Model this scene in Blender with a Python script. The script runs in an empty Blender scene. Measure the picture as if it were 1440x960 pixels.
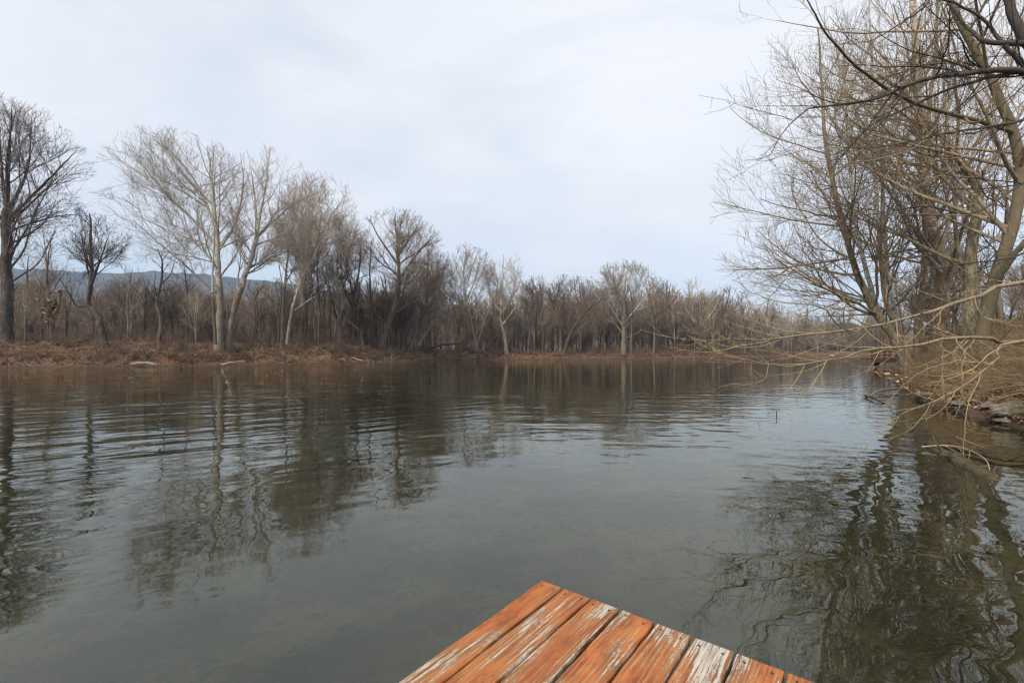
import bpy, math, random
import numpy as np
from mathutils import Vector
R = math.radians
random.seed(7)

# ------------------------------------------------------------------ camera, sky, sun, exposure
sc = bpy.context.scene
COL = sc.collection
CAM_H = 1.9
cam_d = bpy.data.cameras.new('camera'); cam = bpy.data.objects.new('camera', cam_d); COL.objects.link(cam)
cam.location = (0, 0, CAM_H); cam.rotation_euler = (R(90), 0, 0)
cam_d.sensor_width = 36; cam_d.lens = 16.0; cam_d.shift_y = 13 / 1440
cam_d.clip_start = 0.05; cam_d.clip_end = 20000
sc.camera = cam

SUN_EL, SUN_AZ = 38, 215          # azimuth clockwise from +Y: behind the camera, to the left
wd = bpy.data.worlds.new('World'); sc.world = wd; wd.use_nodes = True
nt = wd.node_tree; nt.nodes.clear()
def N(nt, typ, **kw):
    n = nt.nodes.new(typ)
    for k, v in kw.items():
        if k.startswith('i_'):
            key = k[2:]
            n.inputs[int(key) if key.isdigit() else key.replace('_', ' ')].default_value = v
        else:
            setattr(n, k, v)
    return n
def Lk(nt, a, b): nt.links.new(a, b)
out = N(nt, 'ShaderNodeOutputWorld')
sky = N(nt, 'ShaderNodeTexSky', sky_type='NISHITA', sun_disc=False, sun_elevation=R(SUN_EL), sun_rotation=R(SUN_AZ), air_density=1.0, dust_density=1.0, ozone_density=1.0)
bg1 = N(nt, 'ShaderNodeBackground', i_Strength=0.13); Lk(nt, sky.outputs[0], bg1.inputs[0])
geo = N(nt, 'ShaderNodeTexCoord')
sep = N(nt, 'ShaderNodeSeparateXYZ'); Lk(nt, geo.outputs['Generated'], sep.inputs[0])
def M2(nt, op, a, b=None, c=None, clamp=False):
    n = nt.nodes.new('ShaderNodeMath'); n.operation = op; n.use_clamp = clamp
    for i, v in enumerate((a, b, c)):
        if v is None: continue
        if isinstance(v, (int, float)): n.inputs[i].default_value = v
        else: nt.links.new(v, n.inputs[i])
    return n.outputs[0]
# cloud layer seen on a flat sheet overhead: direction / height
zz = M2(nt, 'MAXIMUM', M2(nt, 'ADD', sep.outputs[2], 0.22), 0.05)
cx = M2(nt, 'DIVIDE', sep.outputs[0], zz); cy = M2(nt, 'DIVIDE', sep.outputs[1], zz)
comb = N(nt, 'ShaderNodeCombineXYZ'); Lk(nt, cx, comb.inputs[0]); Lk(nt, cy, comb.inputs[1])
mp = N(nt, 'ShaderNodeMapping'); mp.inputs['Scale'].default_value = (0.6, 0.85, 1); mp.inputs['Rotation'].default_value = (0, 0, R(25)); mp.inputs['Location'].default_value = (0.35, 0.1, 0)
Lk(nt, comb.outputs[0], mp.inputs[0])
nz = N(nt, 'ShaderNodeTexNoise', i_Scale=0.9, i_Detail=7.0, i_Roughness=0.55, i_Distortion=0.4); Lk(nt, mp.outputs[0], nz.inputs['Vector'])
nz2 = N(nt, 'ShaderNodeTexNoise', i_Scale=2.6, i_Detail=8.0, i_Roughness=0.6, i_Distortion=0.8); Lk(nt, mp.outputs[0], nz2.inputs['Vector'])
# the sheet thins out towards the low left
left = M2(nt, 'MULTIPLY', M2(nt, 'SUBTRACT', -0.52, sep.outputs[0]), 3.2, clamp=True)
low = M2(nt, 'SUBTRACT', 1.0, M2(nt, 'MULTIPLY', M2(nt, 'ABSOLUTE', M2(nt, 'SUBTRACT', sep.outputs[2], 0.13)), 5.0), clamp=True)
thin = M2(nt, 'MULTIPLY', M2(nt, 'MULTIPLY', left, low), 0.75)
lowr = M2(nt, 'MULTIPLY', M2(nt, 'SUBTRACT', 1.0, M2(nt, 'MULTIPLY', sep.outputs[2], 2.2), clamp=True), 0.2)
m = M2(nt, 'ADD', M2(nt, 'MULTIPLY', nz.outputs[0], 1.1), 0.42)
m = M2(nt, 'ADD', m, M2(nt, 'MULTIPLY', M2(nt, 'SUBTRACT', nz2.outputs[0], 0.5), 0.5))
m = M2(nt, 'SUBTRACT', M2(nt, 'SUBTRACT', m, thin), lowr, clamp=True)
cr = N(nt, 'ShaderNodeMix', data_type='RGBA')
cr.inputs[6].default_value = (0.69, 0.735, 0.80, 1); cr.inputs[7].default_value = (0.91, 0.91, 0.945, 1)
nz3 = N(nt, 'ShaderNodeTexNoise', i_Scale=0.7, i_Detail=6.0, i_Roughness=0.5); Lk(nt, mp.outputs[0], nz3.inputs['Vector'])
Lk(nt, M2(nt, 'MULTIPLY', M2(nt, 'SUBTRACT', nz3.outputs[0], 0.28), 2.6, clamp=True), cr.inputs[0])
bg2 = N(nt, 'ShaderNodeBackground', i_Strength=0.82); Lk(nt, cr.outputs[2], bg2.inputs[0])
mx = N(nt, 'ShaderNodeMixShader'); Lk(nt, m, mx.inputs[0]); Lk(nt, bg1.outputs[0], mx.inputs[1]); Lk(nt, bg2.outputs[0], mx.inputs[2])
Lk(nt, mx.outputs[0], out.inputs[0])

sd = bpy.data.lights.new('sun', 'SUN'); sd.energy = 2.6; sd.angle = R(12); sd.color = (1.0, 0.90, 0.76)
sun = bpy.data.objects.new('sun', sd); COL.objects.link(sun)
az, el = R(SUN_AZ), R(SUN_EL)
sdir = Vector((math.sin(az) * math.cos(el), math.cos(az) * math.cos(el), math.sin(el)))
sun.rotation_euler = sdir.to_track_quat('Z', 'Y').to_euler()
sun.location = (-20, -20, 40)

sc.view_settings.view_transform = 'Standard'; sc.view_settings.look = 'None'
sc.view_settings.gamma = 1.0; sc.view_settings.exposure = 0.54; sc.view_settings.use_curve_mapping = False
sc.render.engine = 'CYCLES'
cy_ = sc.cycles
cy_.use_denoising = True
try:
    cy_.denoiser = 'OPENIMAGEDENOISE'; cy_.denoising_input_passes = 'RGB_ALBEDO_NORMAL'; cy_.denoising_prefilter = 'ACCURATE'
except Exception: pass
cy_.max_bounces = 7; cy_.diffuse_bounces = 2; cy_.glossy_bounces = 3; cy_.transmission_bounces = 2; cy_.transparent_max_bounces = 8
cy_.volume_bounces = 0
cy_.caustics_reflective = False; cy_.caustics_refractive = False
sc.render.film_transparent = False
cy_.pixel_filter_type = 'BLACKMAN_HARRIS'; cy_.filter_width = 1.3

# ------------------------------------------------------------------ helpers
def px(x, y, Y):                     # a point seen at photo pixel (x, y), Y metres out
    return np.array([(x - 720) / 640 * Y, Y, CAM_H - (y - 493) / 640 * Y])

def tag(o, label=None, cat=None, group=None, kind=None):
    if label: o['label'] = label
    if cat: o['category'] = cat
    if group: o['group'] = group
    if kind: o['kind'] = kind
    return o
def empty(name, loc, rz=0.0):
    o = bpy.data.objects.new(name, None); COL.objects.link(o)
    o.location = loc; o.rotation_euler = (0, 0, rz); o.empty_display_size = 0.3
    return o
def copy_tree(o, parent=None):
    c = o.copy(); COL.objects.link(c)
    if parent: c.parent = parent
    for ch in list(o.children): copy_tree(ch, c)
    return c

class MB:
    """collects verts and quads/tris with a material slot"""
    def __init__(s): s.v = []; s.f = []; s.m = []; s.n = 0
    def add(s, v, f, mat=0):
        v = np.asarray(v, np.float32).reshape(-1, 3); f = np.asarray(f, np.int32)
        if len(v) == 0 or len(f) == 0: return
        s.v.append(v); s.f.append(f + s.n); s.n += len(v)
        mm = np.full(len(f), mat, np.int32) if np.isscalar(mat) else np.asarray(mat, np.int32)
        s.m.append(mm)
    def build(s, name, mats, parent=None, smooth=True):
        me = bpy.data.meshes.new(name)
        v = np.concatenate(s.v); nv = len(v)
        loops = np.concatenate([f.reshape(-1) for f in s.f])
        tot = np.concatenate([np.full(len(f), f.shape[1], np.int32) for f in s.f])
        start = np.concatenate([[0], np.cumsum(tot)[:-1]]).astype(np.int32)
        me.vertices.add(nv); me.vertices.foreach_set('co', v.reshape(-1))
        me.loops.add(len(loops)); me.loops.foreach_set('vertex_index', loops.astype(np.int32))
        me.polygons.add(len(tot)); me.polygons.foreach_set('loop_start', start)
        me.polygons.foreach_set('material_index', np.concatenate(s.m))
        me.polygons.foreach_set('use_smooth', np.full(len(tot), smooth))
        for mt in (mats if isinstance(mats, (list, tuple)) else [mats]): me.materials.append(mt)
        me.update(calc_edges=True); me.validate()
        o = bpy.data.objects.new(name, me); COL.objects.link(o)
        if parent is not None: o.parent = parent
        return o

def norm(a): return a / np.maximum(np.linalg.norm(a, axis=-1, keepdims=True), 1e-9)
def tubes(P, Rr, S):
    """P (n,k,3) polylines, Rr (n,k) radii -> verts, quads"""
    n, k, _ = P.shape
    T = np.empty_like(P); T[:, 1:-1] = P[:, 2:] - P[:, :-2]; T[:, 0] = P[:, 1] - P[:, 0]; T[:, -1] = P[:, -1] - P[:, -2]
    T = norm(T)
    avg = norm(P[:, -1] - P[:, 0])
    ref = np.eye(3)[np.argmin(np.abs(avg), axis=1)][:, None, :]
    U = norm(np.cross(T, np.broadcast_to(ref, T.shape))); V = np.cross(T, U)
    a = np.arange(S) * 2 * np.pi / S
    ring = U[:, :, None, :] * np.cos(a)[None, None, :, None] + V[:, :, None, :] * np.sin(a)[None, None, :, None]
    v = P[:, :, None, :] + ring * Rr[:, :, None, None]
    idx = np.arange(n * k * S).reshape(n, k, S)
    A = idx[:, :-1]; B = idx[:, 1:]
    q = np.stack([A, np.roll(A, -1, 2), np.roll(B, -1, 2), B], -1).reshape(-1, 4)
    return v.reshape(-1, 3), q

def path(pts, n):
    """smooth curve through control points"""
    p = np.asarray(pts, float)
    if len(p) == 2: p = np.stack([p[0], (p[0] + p[1]) / 2, p[1]])
    q = np.vstack([2 * p[0] - p[1], p, 2 * p[-1] - p[-2]])
    m = len(p) - 1; out = []
    for t in np.linspace(0, m, n):
        i = min(int(t), m - 1); u = t - i
        a, b, c, d = q[i], q[i + 1], q[i + 2], q[i + 3]
        out.append(0.5 * ((2 * b) + (c - a) * u + (2 * a - 5 * b + 4 * c - d) * u * u + (3 * b - a - 3 * c + d) * u ** 3))
    return np.array(out)

def spawn(rng, P, Rr, per_len, tr=(0.2, 1.0), ang=(45, 12), lf=0.5, k=5, rf=0.6, rmin=0.01, up=0.0, bend=0.05,
          wob=0.12, env=None, lmax=99, lmin=0.15, taper=0.25, slim=0.013, tw=0.6, bias=None):
    n, kk, _ = P.shape
    seg = np.linalg.norm(P[:, 1:] - P[:, :-1], axis=2); L = seg.sum(1)
    cnt = rng.poisson(np.maximum(L * per_len * (tr[1] - tr[0]), 0.01))
    idx = np.repeat(np.arange(n), cnt)
    if len(idx) == 0: return np.zeros((0, k, 3)), np.zeros((0, k))
    t = rng.uniform(tr[0], tr[1], len(idx))
    f = t * (kk - 1); i0 = np.minimum(f.astype(int), kk - 2); u = (f - i0)[:, None]
    pos = P[idx, i0] * (1 - u) + P[idx, i0 + 1] * u
    T = norm(P[idx, i0 + 1] - P[idx, i0])
    rp = Rr[idx, i0] * (1 - u[:, 0]) + Rr[idx, i0 + 1] * u[:, 0]
    rnd = rng.normal(size=(len(idx), 3))
    perp = norm(rnd - (rnd * T).sum(1, keepdims=True) * T)
    a = np.radians(rng.normal(ang[0], ang[1], len(idx)))[:, None]
    D = np.cos(a) * T + np.sin(a) * perp
    D = D + np.array([0, 0, up])
    if bias is not None: D = D + np.asarray(bias)
    D = norm(D)
    ln = lf * L[idx] * (1 - tw * t) * rng.uniform(0.55, 1.15, len(idx))
    ln = np.minimum(ln, lmax)
    if env is not None:
        C, E = np.asarray(env[0], float), np.asarray(env[1], float)
        o = (pos - C) / E; d = (D + np.array([0, 0, bend * 2])) / E
        A = (d * d).sum(1); B = (o * d).sum(1); Cc = (o * o).sum(1) - 1
        disc = B * B - A * Cc
        s = np.where(disc > 0, (-B + np.sqrt(np.maximum(disc, 0))) / A, 0)
        ln = np.minimum(ln, s * rng.uniform(0.8, 1.06, len(idx)))
    ok = ln > lmin
    pos, D, ln, rp = pos[ok], D[ok], ln[ok], rp[ok]
    m = len(pos)
    Q = np.empty((m, k, 3)); Q[:, 0] = pos; cur = D
    for j in range(1, k):
        Q[:, j] = Q[:, j - 1] + cur * (ln / (k - 1))[:, None]
        cur = norm(cur + np.array([0, 0, bend]) + rng.normal(size=(m, 3)) * wob)
    r0 = np.maximum(np.minimum(rp * rf, ln * slim + rmin), rmin)
    RR = r0[:, None] * (1 - (1 - taper) * np.linspace(0, 1, k)[None]); RR = np.maximum(RR, rmin * 0.55)
    return Q, RR

def bez_stems(rng, base, h, n, spread, k=4, r=(0.01, 0.003), droop=0.0):
    """n stems fanning from each base point"""
    idx = np.repeat(np.arange(len(base)), n); m = len(idx)
    P = np.empty((m, k, 3)); P[:, 0] = base[idx] + rng.normal(size=(m, 3)) * np.array([.12, .12, 0]) * np.asarray(h)[idx][:, None] * .5
    D = norm(np.stack([rng.normal(0, spread, m), rng.normal(0, spread, m), np.ones(m)], 1))
    ln = h[idx] * rng.uniform(0.4, 1.1, m)
    for j in range(1, k):
        P[:, j] = P[:, j - 1] + D * (ln / (k - 1))[:, None]
        D = norm(D + rng.normal(size=(m, 3)) * 0.18 + np.array([0, 0, -droop]))
    RR = np.linspace(r[0], r[1], k)[None] * rng.uniform(.7, 1.3, m)[:, None]
    return P, RR

# ------------------------------------------------------------------ materials
def mat_new(name):
    m = bpy.data.materials.new(name); m.use_nodes = True; t = m.node_tree; t.nodes.clear()
    o = N(t, 'ShaderNodeOutputMaterial'); b = N(t, 'ShaderNodeBsdfPrincipled'); Lk(t, b.outputs[0], o.inputs[0])
    b.inputs['Specular IOR Level'].default_value = 0.25; b.inputs['Roughness'].default_value = 0.85
    return m, t, b
def rgba(c): return (c[0], c[1], c[2], 1)
def noise_f(t, vec, scale, detail=4.0, rough=0.55, dist=0.0):
    n = N(t, 'ShaderNodeTexNoise', i_Scale=scale, i_Detail=detail, i_Roughness=rough, i_Distortion=dist)
    if vec is not None: Lk(t, vec, n.inputs['Vector'])
    return n.outputs[0]
def ramp(t, fac, a, b):            # smooth 0..1 between a and b
    n = N(t, 'ShaderNodeMapRange', interpolation_type='SMOOTHSTEP'); Lk(t, fac, n.inputs[0])
    n.inputs[1].default_value = a; n.inputs[2].default_value = b
    return n.outputs[0]
def mixc(t, fac, a, b):
    n = N(t, 'ShaderNodeMix', data_type='RGBA')
    if isinstance(fac, (int, float)): n.inputs[0].default_value = fac
    else: Lk(t, fac, n.inputs[0])
    for i, c in ((6, a), (7, b)):
        if isinstance(c, tuple): n.inputs[i].default_value = rgba(c)
        else: Lk(t, c, n.inputs[i])
    return n.outputs[2]
def mapped(t, scale, src='Object'):
    tc = N(t, 'ShaderNodeTexCoord'); mp = N(t, 'ShaderNodeMapping'); mp.inputs['Scale'].default_value = scale
    Lk(t, tc.outputs[src], mp.inputs[0]); return mp.outputs[0]

def bark(name, c1, c2, scale=3.0, bump=0.02, pale=None, z0=5, z1=12, patch=1.6):
    """ridged bark; pale: peeled upper bark colour that takes over between heights z0 and z1"""
    m, t, b = mat_new(name)
    v = mapped(t, (1, 1, 0.28))
    n1 = noise_f(t, v, scale, 6, 0.65); n2 = noise_f(t, v, scale * 5, 4, 0.6)
    oi = N(t, 'ShaderNodeObjectInfo')
    f = M2(t, 'ADD', M2(t, 'MULTIPLY', n1, 0.7), M2(t, 'MULTIPLY', n2, 0.5))
    f = M2(t, 'ADD', f, M2(t, 'MULTIPLY', M2(t, 'SUBTRACT', oi.outputs['Random'], 0.5), 0.25))
    col = mixc(t, ramp(t, f, 0.52, 0.70), c1, c2)
    col = mixc(t, M2(t, 'MULTIPLY', ramp(t, noise_f(t, mapped(t, (1, 1, .5)), 0.8, 3), .5, .62), .45), col, tuple(x * .55 for x in c2))
    if pale is not None:
        tc = N(t, 'ShaderNodeTexCoord'); s = N(t, 'ShaderNodeSeparateXYZ'); Lk(t, tc.outputs['Object'], s.inputs[0])
        hz = ramp(t, s.outputs[2], z0, z1)
        pn = noise_f(t, tc.outputs['Object'], patch, 5, 0.6, 0.5)
        pm = ramp(t, M2(t, 'ADD', hz, M2(t, 'MULTIPLY', M2(t, 'SUBTRACT', pn, 0.5), 1.9)), 0.42, 0.58)
        dk = tuple(x * 0.55 for x in pale)
        pc = mixc(t, ramp(t, noise_f(t, tc.outputs['Object'], patch * 3, 4), 0.4, 0.62), pale, dk)
        col = mixc(t, pm, col, pc)
    Lk(t, col, b.inputs['Base Color'])
    bp = N(t, 'ShaderNodeBump', i_Distance=bump, i_Strength=1.0); Lk(t, n1, bp.inputs['Height']); Lk(t, bp.outputs[0], b.inputs['Normal'])
    return m
def plain(name, c, var=0.3, scale=4.0, rough=0.85, src='Object'):
    m, t, b = mat_new(name)
    n = noise_f(t, mapped(t, (1, 1, 1), src), scale, 3)
    oi = N(t, 'ShaderNodeObjectInfo')
    f = M2(t, 'ADD', M2(t, 'MULTIPLY', n, 0.8), M2(t, 'MULTIPLY', oi.outputs['Random'], 0.3))
    Lk(t, mixc(t, ramp(t, f, 0.3, 0.8), tuple(x * (1 - var) for x in c), tuple(x * (1 + var) for x in c)), b.inputs['Base Color'])
    b.inputs['Roughness'].default_value = rough
    return m

MT = {}
MT['bark_dark'] = bark('dark_bark', (0.055, 0.044, 0.036), (0.17, 0.135, 0.11), 3)
MT['twig_dark'] = plain('dark_twig', (0.165, 0.13, 0.105), 0.3, 0.6)
MT['bark_brown'] = bark('brown_bark', (0.07, 0.052, 0.038), (0.19, 0.145, 0.105), 3)
MT['twig_brown'] = plain('brown_twig', (0.235, 0.18, 0.135), 0.35, 0.5)
MT['bark_syc'] = bark('sycamore_bark', (0.10, 0.078, 0.06), (0.26, 0.21, 0.16), 4.5, pale=(0.52, 0.475, 0.40), z0=4, z1=15)
MT['limb_syc'] = bark('sycamore_limb_bark', (0.22, 0.185, 0.15), (0.42, 0.37, 0.31), 2.0, pale=(0.50, 0.46, 0.40), z0=1, z1=12)
MT['twig_syc'] = plain('sycamore_twig', (0.34, 0.285, 0.23), 0.3, 0.5)
MT['bark_bank'] = bark('bank_sycamore_bark', (0.17, 0.115, 0.075), (0.44, 0.32, 0.22), 8, pale=(0.60, 0.55, 0.46), z0=4.5, z1=10.5, patch=2.6, bump=0.05)
MT['bark_white'] = bark('white_sycamore_bark', (0.17, 0.12, 0.08), (0.33, 0.25, 0.18), 5, pale=(0.62, 0.60, 0.55), z0=0.4, z1=3.0, patch=2.6)
MT['bark_olive'] = bark('maple_bark', (0.15, 0.12, 0.075), (0.42, 0.34, 0.23), 9, bump=0.05)
MT['twig_olive'] = plain('maple_twig', (0.24, 0.18, 0.115), 0.35, 1.0)
MT['bark_over'] = bark('overhanging_bark', (0.11, 0.088, 0.055), (0.30, 0.245, 0.16), 9, bump=0.008)
MT['twig_gold'] = plain('golden_twig', (0.36, 0.27, 0.14), 0.25, 2.0, 0.6)
MT['bark_black'] = bark('black_bark', (0.028, 0.024, 0.02), (0.085, 0.072, 0.06), 8, bump=0.01)
MT['twig_black'] = plain('black_twig', (0.055, 0.045, 0.036), 0.3, 2.0)
MT['wood_grey'] = bark('weathered_wood', (0.17, 0.135, 0.095), (0.42, 0.35, 0.26), 8, bump=0.01)
MT['wood_wet'] = bark('wet_log_bark', (0.022, 0.017, 0.011), (0.11, 0.082, 0.045), 6, bump=0.02)
MT['leaf_tan'] = plain('tan_leaf', (0.36, 0.235, 0.125), 0.3, 3, 0.7)
MT['leaf_red'] = plain('russet_leaf', (0.19, 0.095, 0.055), 0.35, 3, 0.7)
MT['leaf_brown'] = plain('brown_leaf', (0.15, 0.10, 0.06), 0.35, 3, 0.8)
MT['leaf_pale'] = plain('pale_leaf', (0.48, 0.35, 0.22), 0.25, 3, 0.7)
MT['brush'] = plain('dry_brush_stem', (0.13, 0.09, 0.06), 0.65, 0.7)
MT['brush_tan'] = plain('dry_vine_stem', (0.40, 0.285, 0.17), 0.4, 0.7)
MT['evergreen'] = plain('evergreen_leaf', (0.035, 0.045, 0.02), 0.4, 2)

# ------------------------------------------------------------------ land form
FAR = np.array([(-1500, -120), (-220, 8), (-90, 41), (-57, 50.7), (-44, 54), (-32, 64), (-25, 67.5), (-19, 76), (-11.7, 93.5),
                (6, 99), (22.7, 104), (51.7, 118), (85, 148), (140, 190), (400, 300), (2500, 900)], float)
NEAR = np.array([(-600, -500), (-60, -90), (2, -45), (7, -20), (9, -3), (10.4, 3), (11.6, 8), (12.5, 11.4), (14.3, 15), (16.0, 18.1),
                 (18.7, 22), (23.5, 28), (29, 34), (45, 54), (75, 92), (120, 125), (160, 150), (400, 250), (2500, 800)], float)
def sdist(poly, x, y, above):
    d = np.full(x.shape, 1e9)
    for a, b in zip(poly[:-1], poly[1:]):
        ab = b - a; t = np.clip(((x - a[0]) * ab[0] + (y - a[1]) * ab[1]) / (ab @ ab), 0, 1)
        d = np.minimum(d, np.hypot(x - a[0] - t * ab[0], y - a[1] - t * ab[1]))
    yl = np.interp(x, poly[:, 0], poly[:, 1])
    s = (y > yl) if above else (y < yl)
    return np.where(s, d, -d)
_r = np.random.default_rng(3)
_w = [(_r.normal(size=2), _r.uniform(0, 6.28)) for _ in range(40)]
def fbm(x, y, lam, octs=4, seed=0):
    s = 0; amp = 1; tot = 0
    for o in range(octs):
        for j in range(4):
            d, ph = _w[(seed * 7 + o * 4 + j) % 40]; d = d / np.linalg.norm(d)
            k = 6.283 / (lam / 2 ** o) * (0.8 + 0.1 * j)
            s = s + amp * np.sin((x * d[0] + y * d[1]) * k + ph + 1.3 * np.sin((x * d[1] - y * d[0]) * k * 0.43 + ph))
        tot += amp * 2.6; amp *= 0.55
    return s / tot
def H(x, y):
    x = np.asarray(x, float); y = np.asarray(y, float)
    df = sdist(FAR, x, y, True) + 0.7 * fbm(x, y, 9, 3, 1)
    dn = sdist(NEAR, x, y, False) + 0.22 * fbm(x, y, 2.6, 3, 2)
    # far bank: high on the left, lower to the right
    hb = np.interp(x, [-80, -30, -12, 20, 60], [3.0, 2.7, 1.4, 1.1, 1.2])
    p = np.maximum(df, 0)
    land_f = 0.30 * np.minimum(p, 1.2) + hb * (1 - np.exp(-np.maximum(p - 1.5, 0) / 3.2)) + 0.25 * fbm(x, y, 5, 4, 3) * np.clip(p / 3, 0, 1) \
        + 0.10 * fbm(x, y, 1.6, 2, 4) * np.clip(p / 2, 0, 1)
    q = np.maximum(dn, 0)
    land_n = 0.28 * (1 - np.exp(-q / 0.25)) + 1.7 * (1 - np.exp(-np.maximum(q - 0.5, 0) / 2.2)) + 0.16 * np.minimum(q, 25) \
        + (0.16 * fbm(x, y, 2.2, 4, 5)) * np.clip(q / 1.2, 0, 1)
    dmin = np.minimum(-np.minimum(df, 0), -np.minimum(dn, 0))
    dd = np.minimum(np.maximum(-df, 0), np.maximum(-dn, 0))
    bed = -0.04 - 0.16 * np.minimum(dd, 5.0) - 0.05 * np.clip(dd - 5, 0, 18) + 0.06 * fbm(x, y, 1.8, 4, 6)
    h = np.where(df > 0, land_f, np.where(dn > 0, land_n, bed))
    return h
def Hs(x, y): return float(H(np.array([x]), np.array([y]))[0])

def axis(stops):
    out = [stops[0][0]]
    for (a, s), (b, _) in zip(stops[:-1], stops[1:]):
        n = max(1, int(round((b - a) / s))); out += list(np.linspace(a, b, n + 1)[1:])
    return np.array(out)
def grid(xs, ys, hf):
    X, Y = np.meshgrid(xs, ys); Z = hf(X, Y)
    v = np.stack([X, Y, Z], -1).reshape(-1, 3); idx = np.arange(X.size).reshape(X.shape)
    q = np.stack([idx[:-1, :-1], idx[:-1, 1:], idx[1:, 1:], idx[1:, :-1]], -1).reshape(-1, 4)
    return v, q
xs = axis([(-5000, 800), (-1000, 80), (-200, 6), (-80, .8), (-6, 0.5), (6, 0.2), (24, 0.5), (70, 1.5), (160, 10), (500, 150), (5000, 1)])
ys = axis([(-600, 90), (-60, 3), (-6, 0.5), (2, 0.2), (28, 0.45), (62, 0.6), (125, 2), (220, 12), (600, 150), (6000, 1)])
gb = MB(); v, q = grid(xs, ys, H); gb.add(v, q)

def ground_material():
    m, t, b = mat_new('ground')
    tc = N(t, 'ShaderNodeTexCoord'); P = tc.outputs['Object']
    s = N(t, 'ShaderNodeSeparateXYZ'); Lk(t, P, s.inputs[0]); z = s.outputs[2]
    nb = noise_f(t, P, 0.45, 6, 0.6); nm = noise_f(t, P, 2.5, 6, 0.65); nf = noise_f(t, P, 14, 5, 0.7)
    # leaf litter: russet, tan and dark brown leaves
    vo = N(t, 'ShaderNodeTexVoronoi', i_Scale=9.0); Lk(t, P, vo.inputs['Vector'])
    sv = N(t, 'ShaderNodeSeparateColor'); Lk(t, vo.outputs['Color'], sv.inputs[0])
    litter = mixc(t, ramp(t, sv.outputs[0], 0.25, 0.85), (0.075, 0.040, 0.024), (0.21, 0.115, 0.065))
    litter = mixc(t, ramp(t, nb, 0.42, 0.6), litter, (0.155, 0.075, 0.042))
    litter = mixc(t, M2(t, 'MULTIPLY', ramp(t, sv.outputs[1], 0.80, 0.92), 0.7), litter, (0.34, 0.24, 0.15))
    litter = mixc(t, M2(t, 'MULTIPLY', ramp(t, nm, 0.56, 0.68), 0.6), litter, (0.05, 0.038, 0.026))
    mud = mixc(t, ramp(t, nm, 0.35, 0.65), (0.045, 0.032, 0.022), (0.11, 0.078, 0.05))
    # river bed: silt, weed and darker stones
    silt = mixc(t, ramp(t, nb, 0.42, 0.58), (0.030, 0.033, 0.014), (0.17, 0.16, 0.075))
    stones = ramp(t, M2(t, 'ADD', M2(t, 'MULTIPLY', nm, 0.75), M2(t, 'MULTIPLY', nf, 0.25)), 0.5, 0.6)
    silt = mixc(t, M2(t, 'MULTIPLY', stones, 0.9), silt, (0.030, 0.028, 0.020))
    shal = mixc(t, ramp(t, sv.outputs[2], 0.2, 0.9), (0.06, 0.040, 0.016), (0.20, 0.13, 0.055))
    bed = mixc(t, ramp(t, M2(t, 'ADD', z, M2(t, 'MULTIPLY', M2(t, 'SUBTRACT', nm, 0.5), 0.3)), -0.85, -0.30), silt, shal)
    c = mixc(t, ramp(t, M2(t, 'ADD', z, M2(t, 'MULTIPLY', M2(t, 'SUBTRACT', nf, 0.5), 0.3)), 0.05, 0.32), mud, litter)
    c = mixc(t, ramp(t, z, -0.06, 0.02), bed, c)
    Lk(t, c, b.inputs['Base Color'])
    b.inputs['Roughness'].default_value = 0.9
    bp = N(t, 'ShaderNodeBump', i_Distance=0.05); Lk(t, M2(t, 'ADD', nf, sv.outputs[0]), bp.inputs['Height']); Lk(t, bp.outputs[0], b.inputs['Normal'])
    return m
ground = gb.build('ground', ground_material()); tag(ground, kind='structure')

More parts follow.
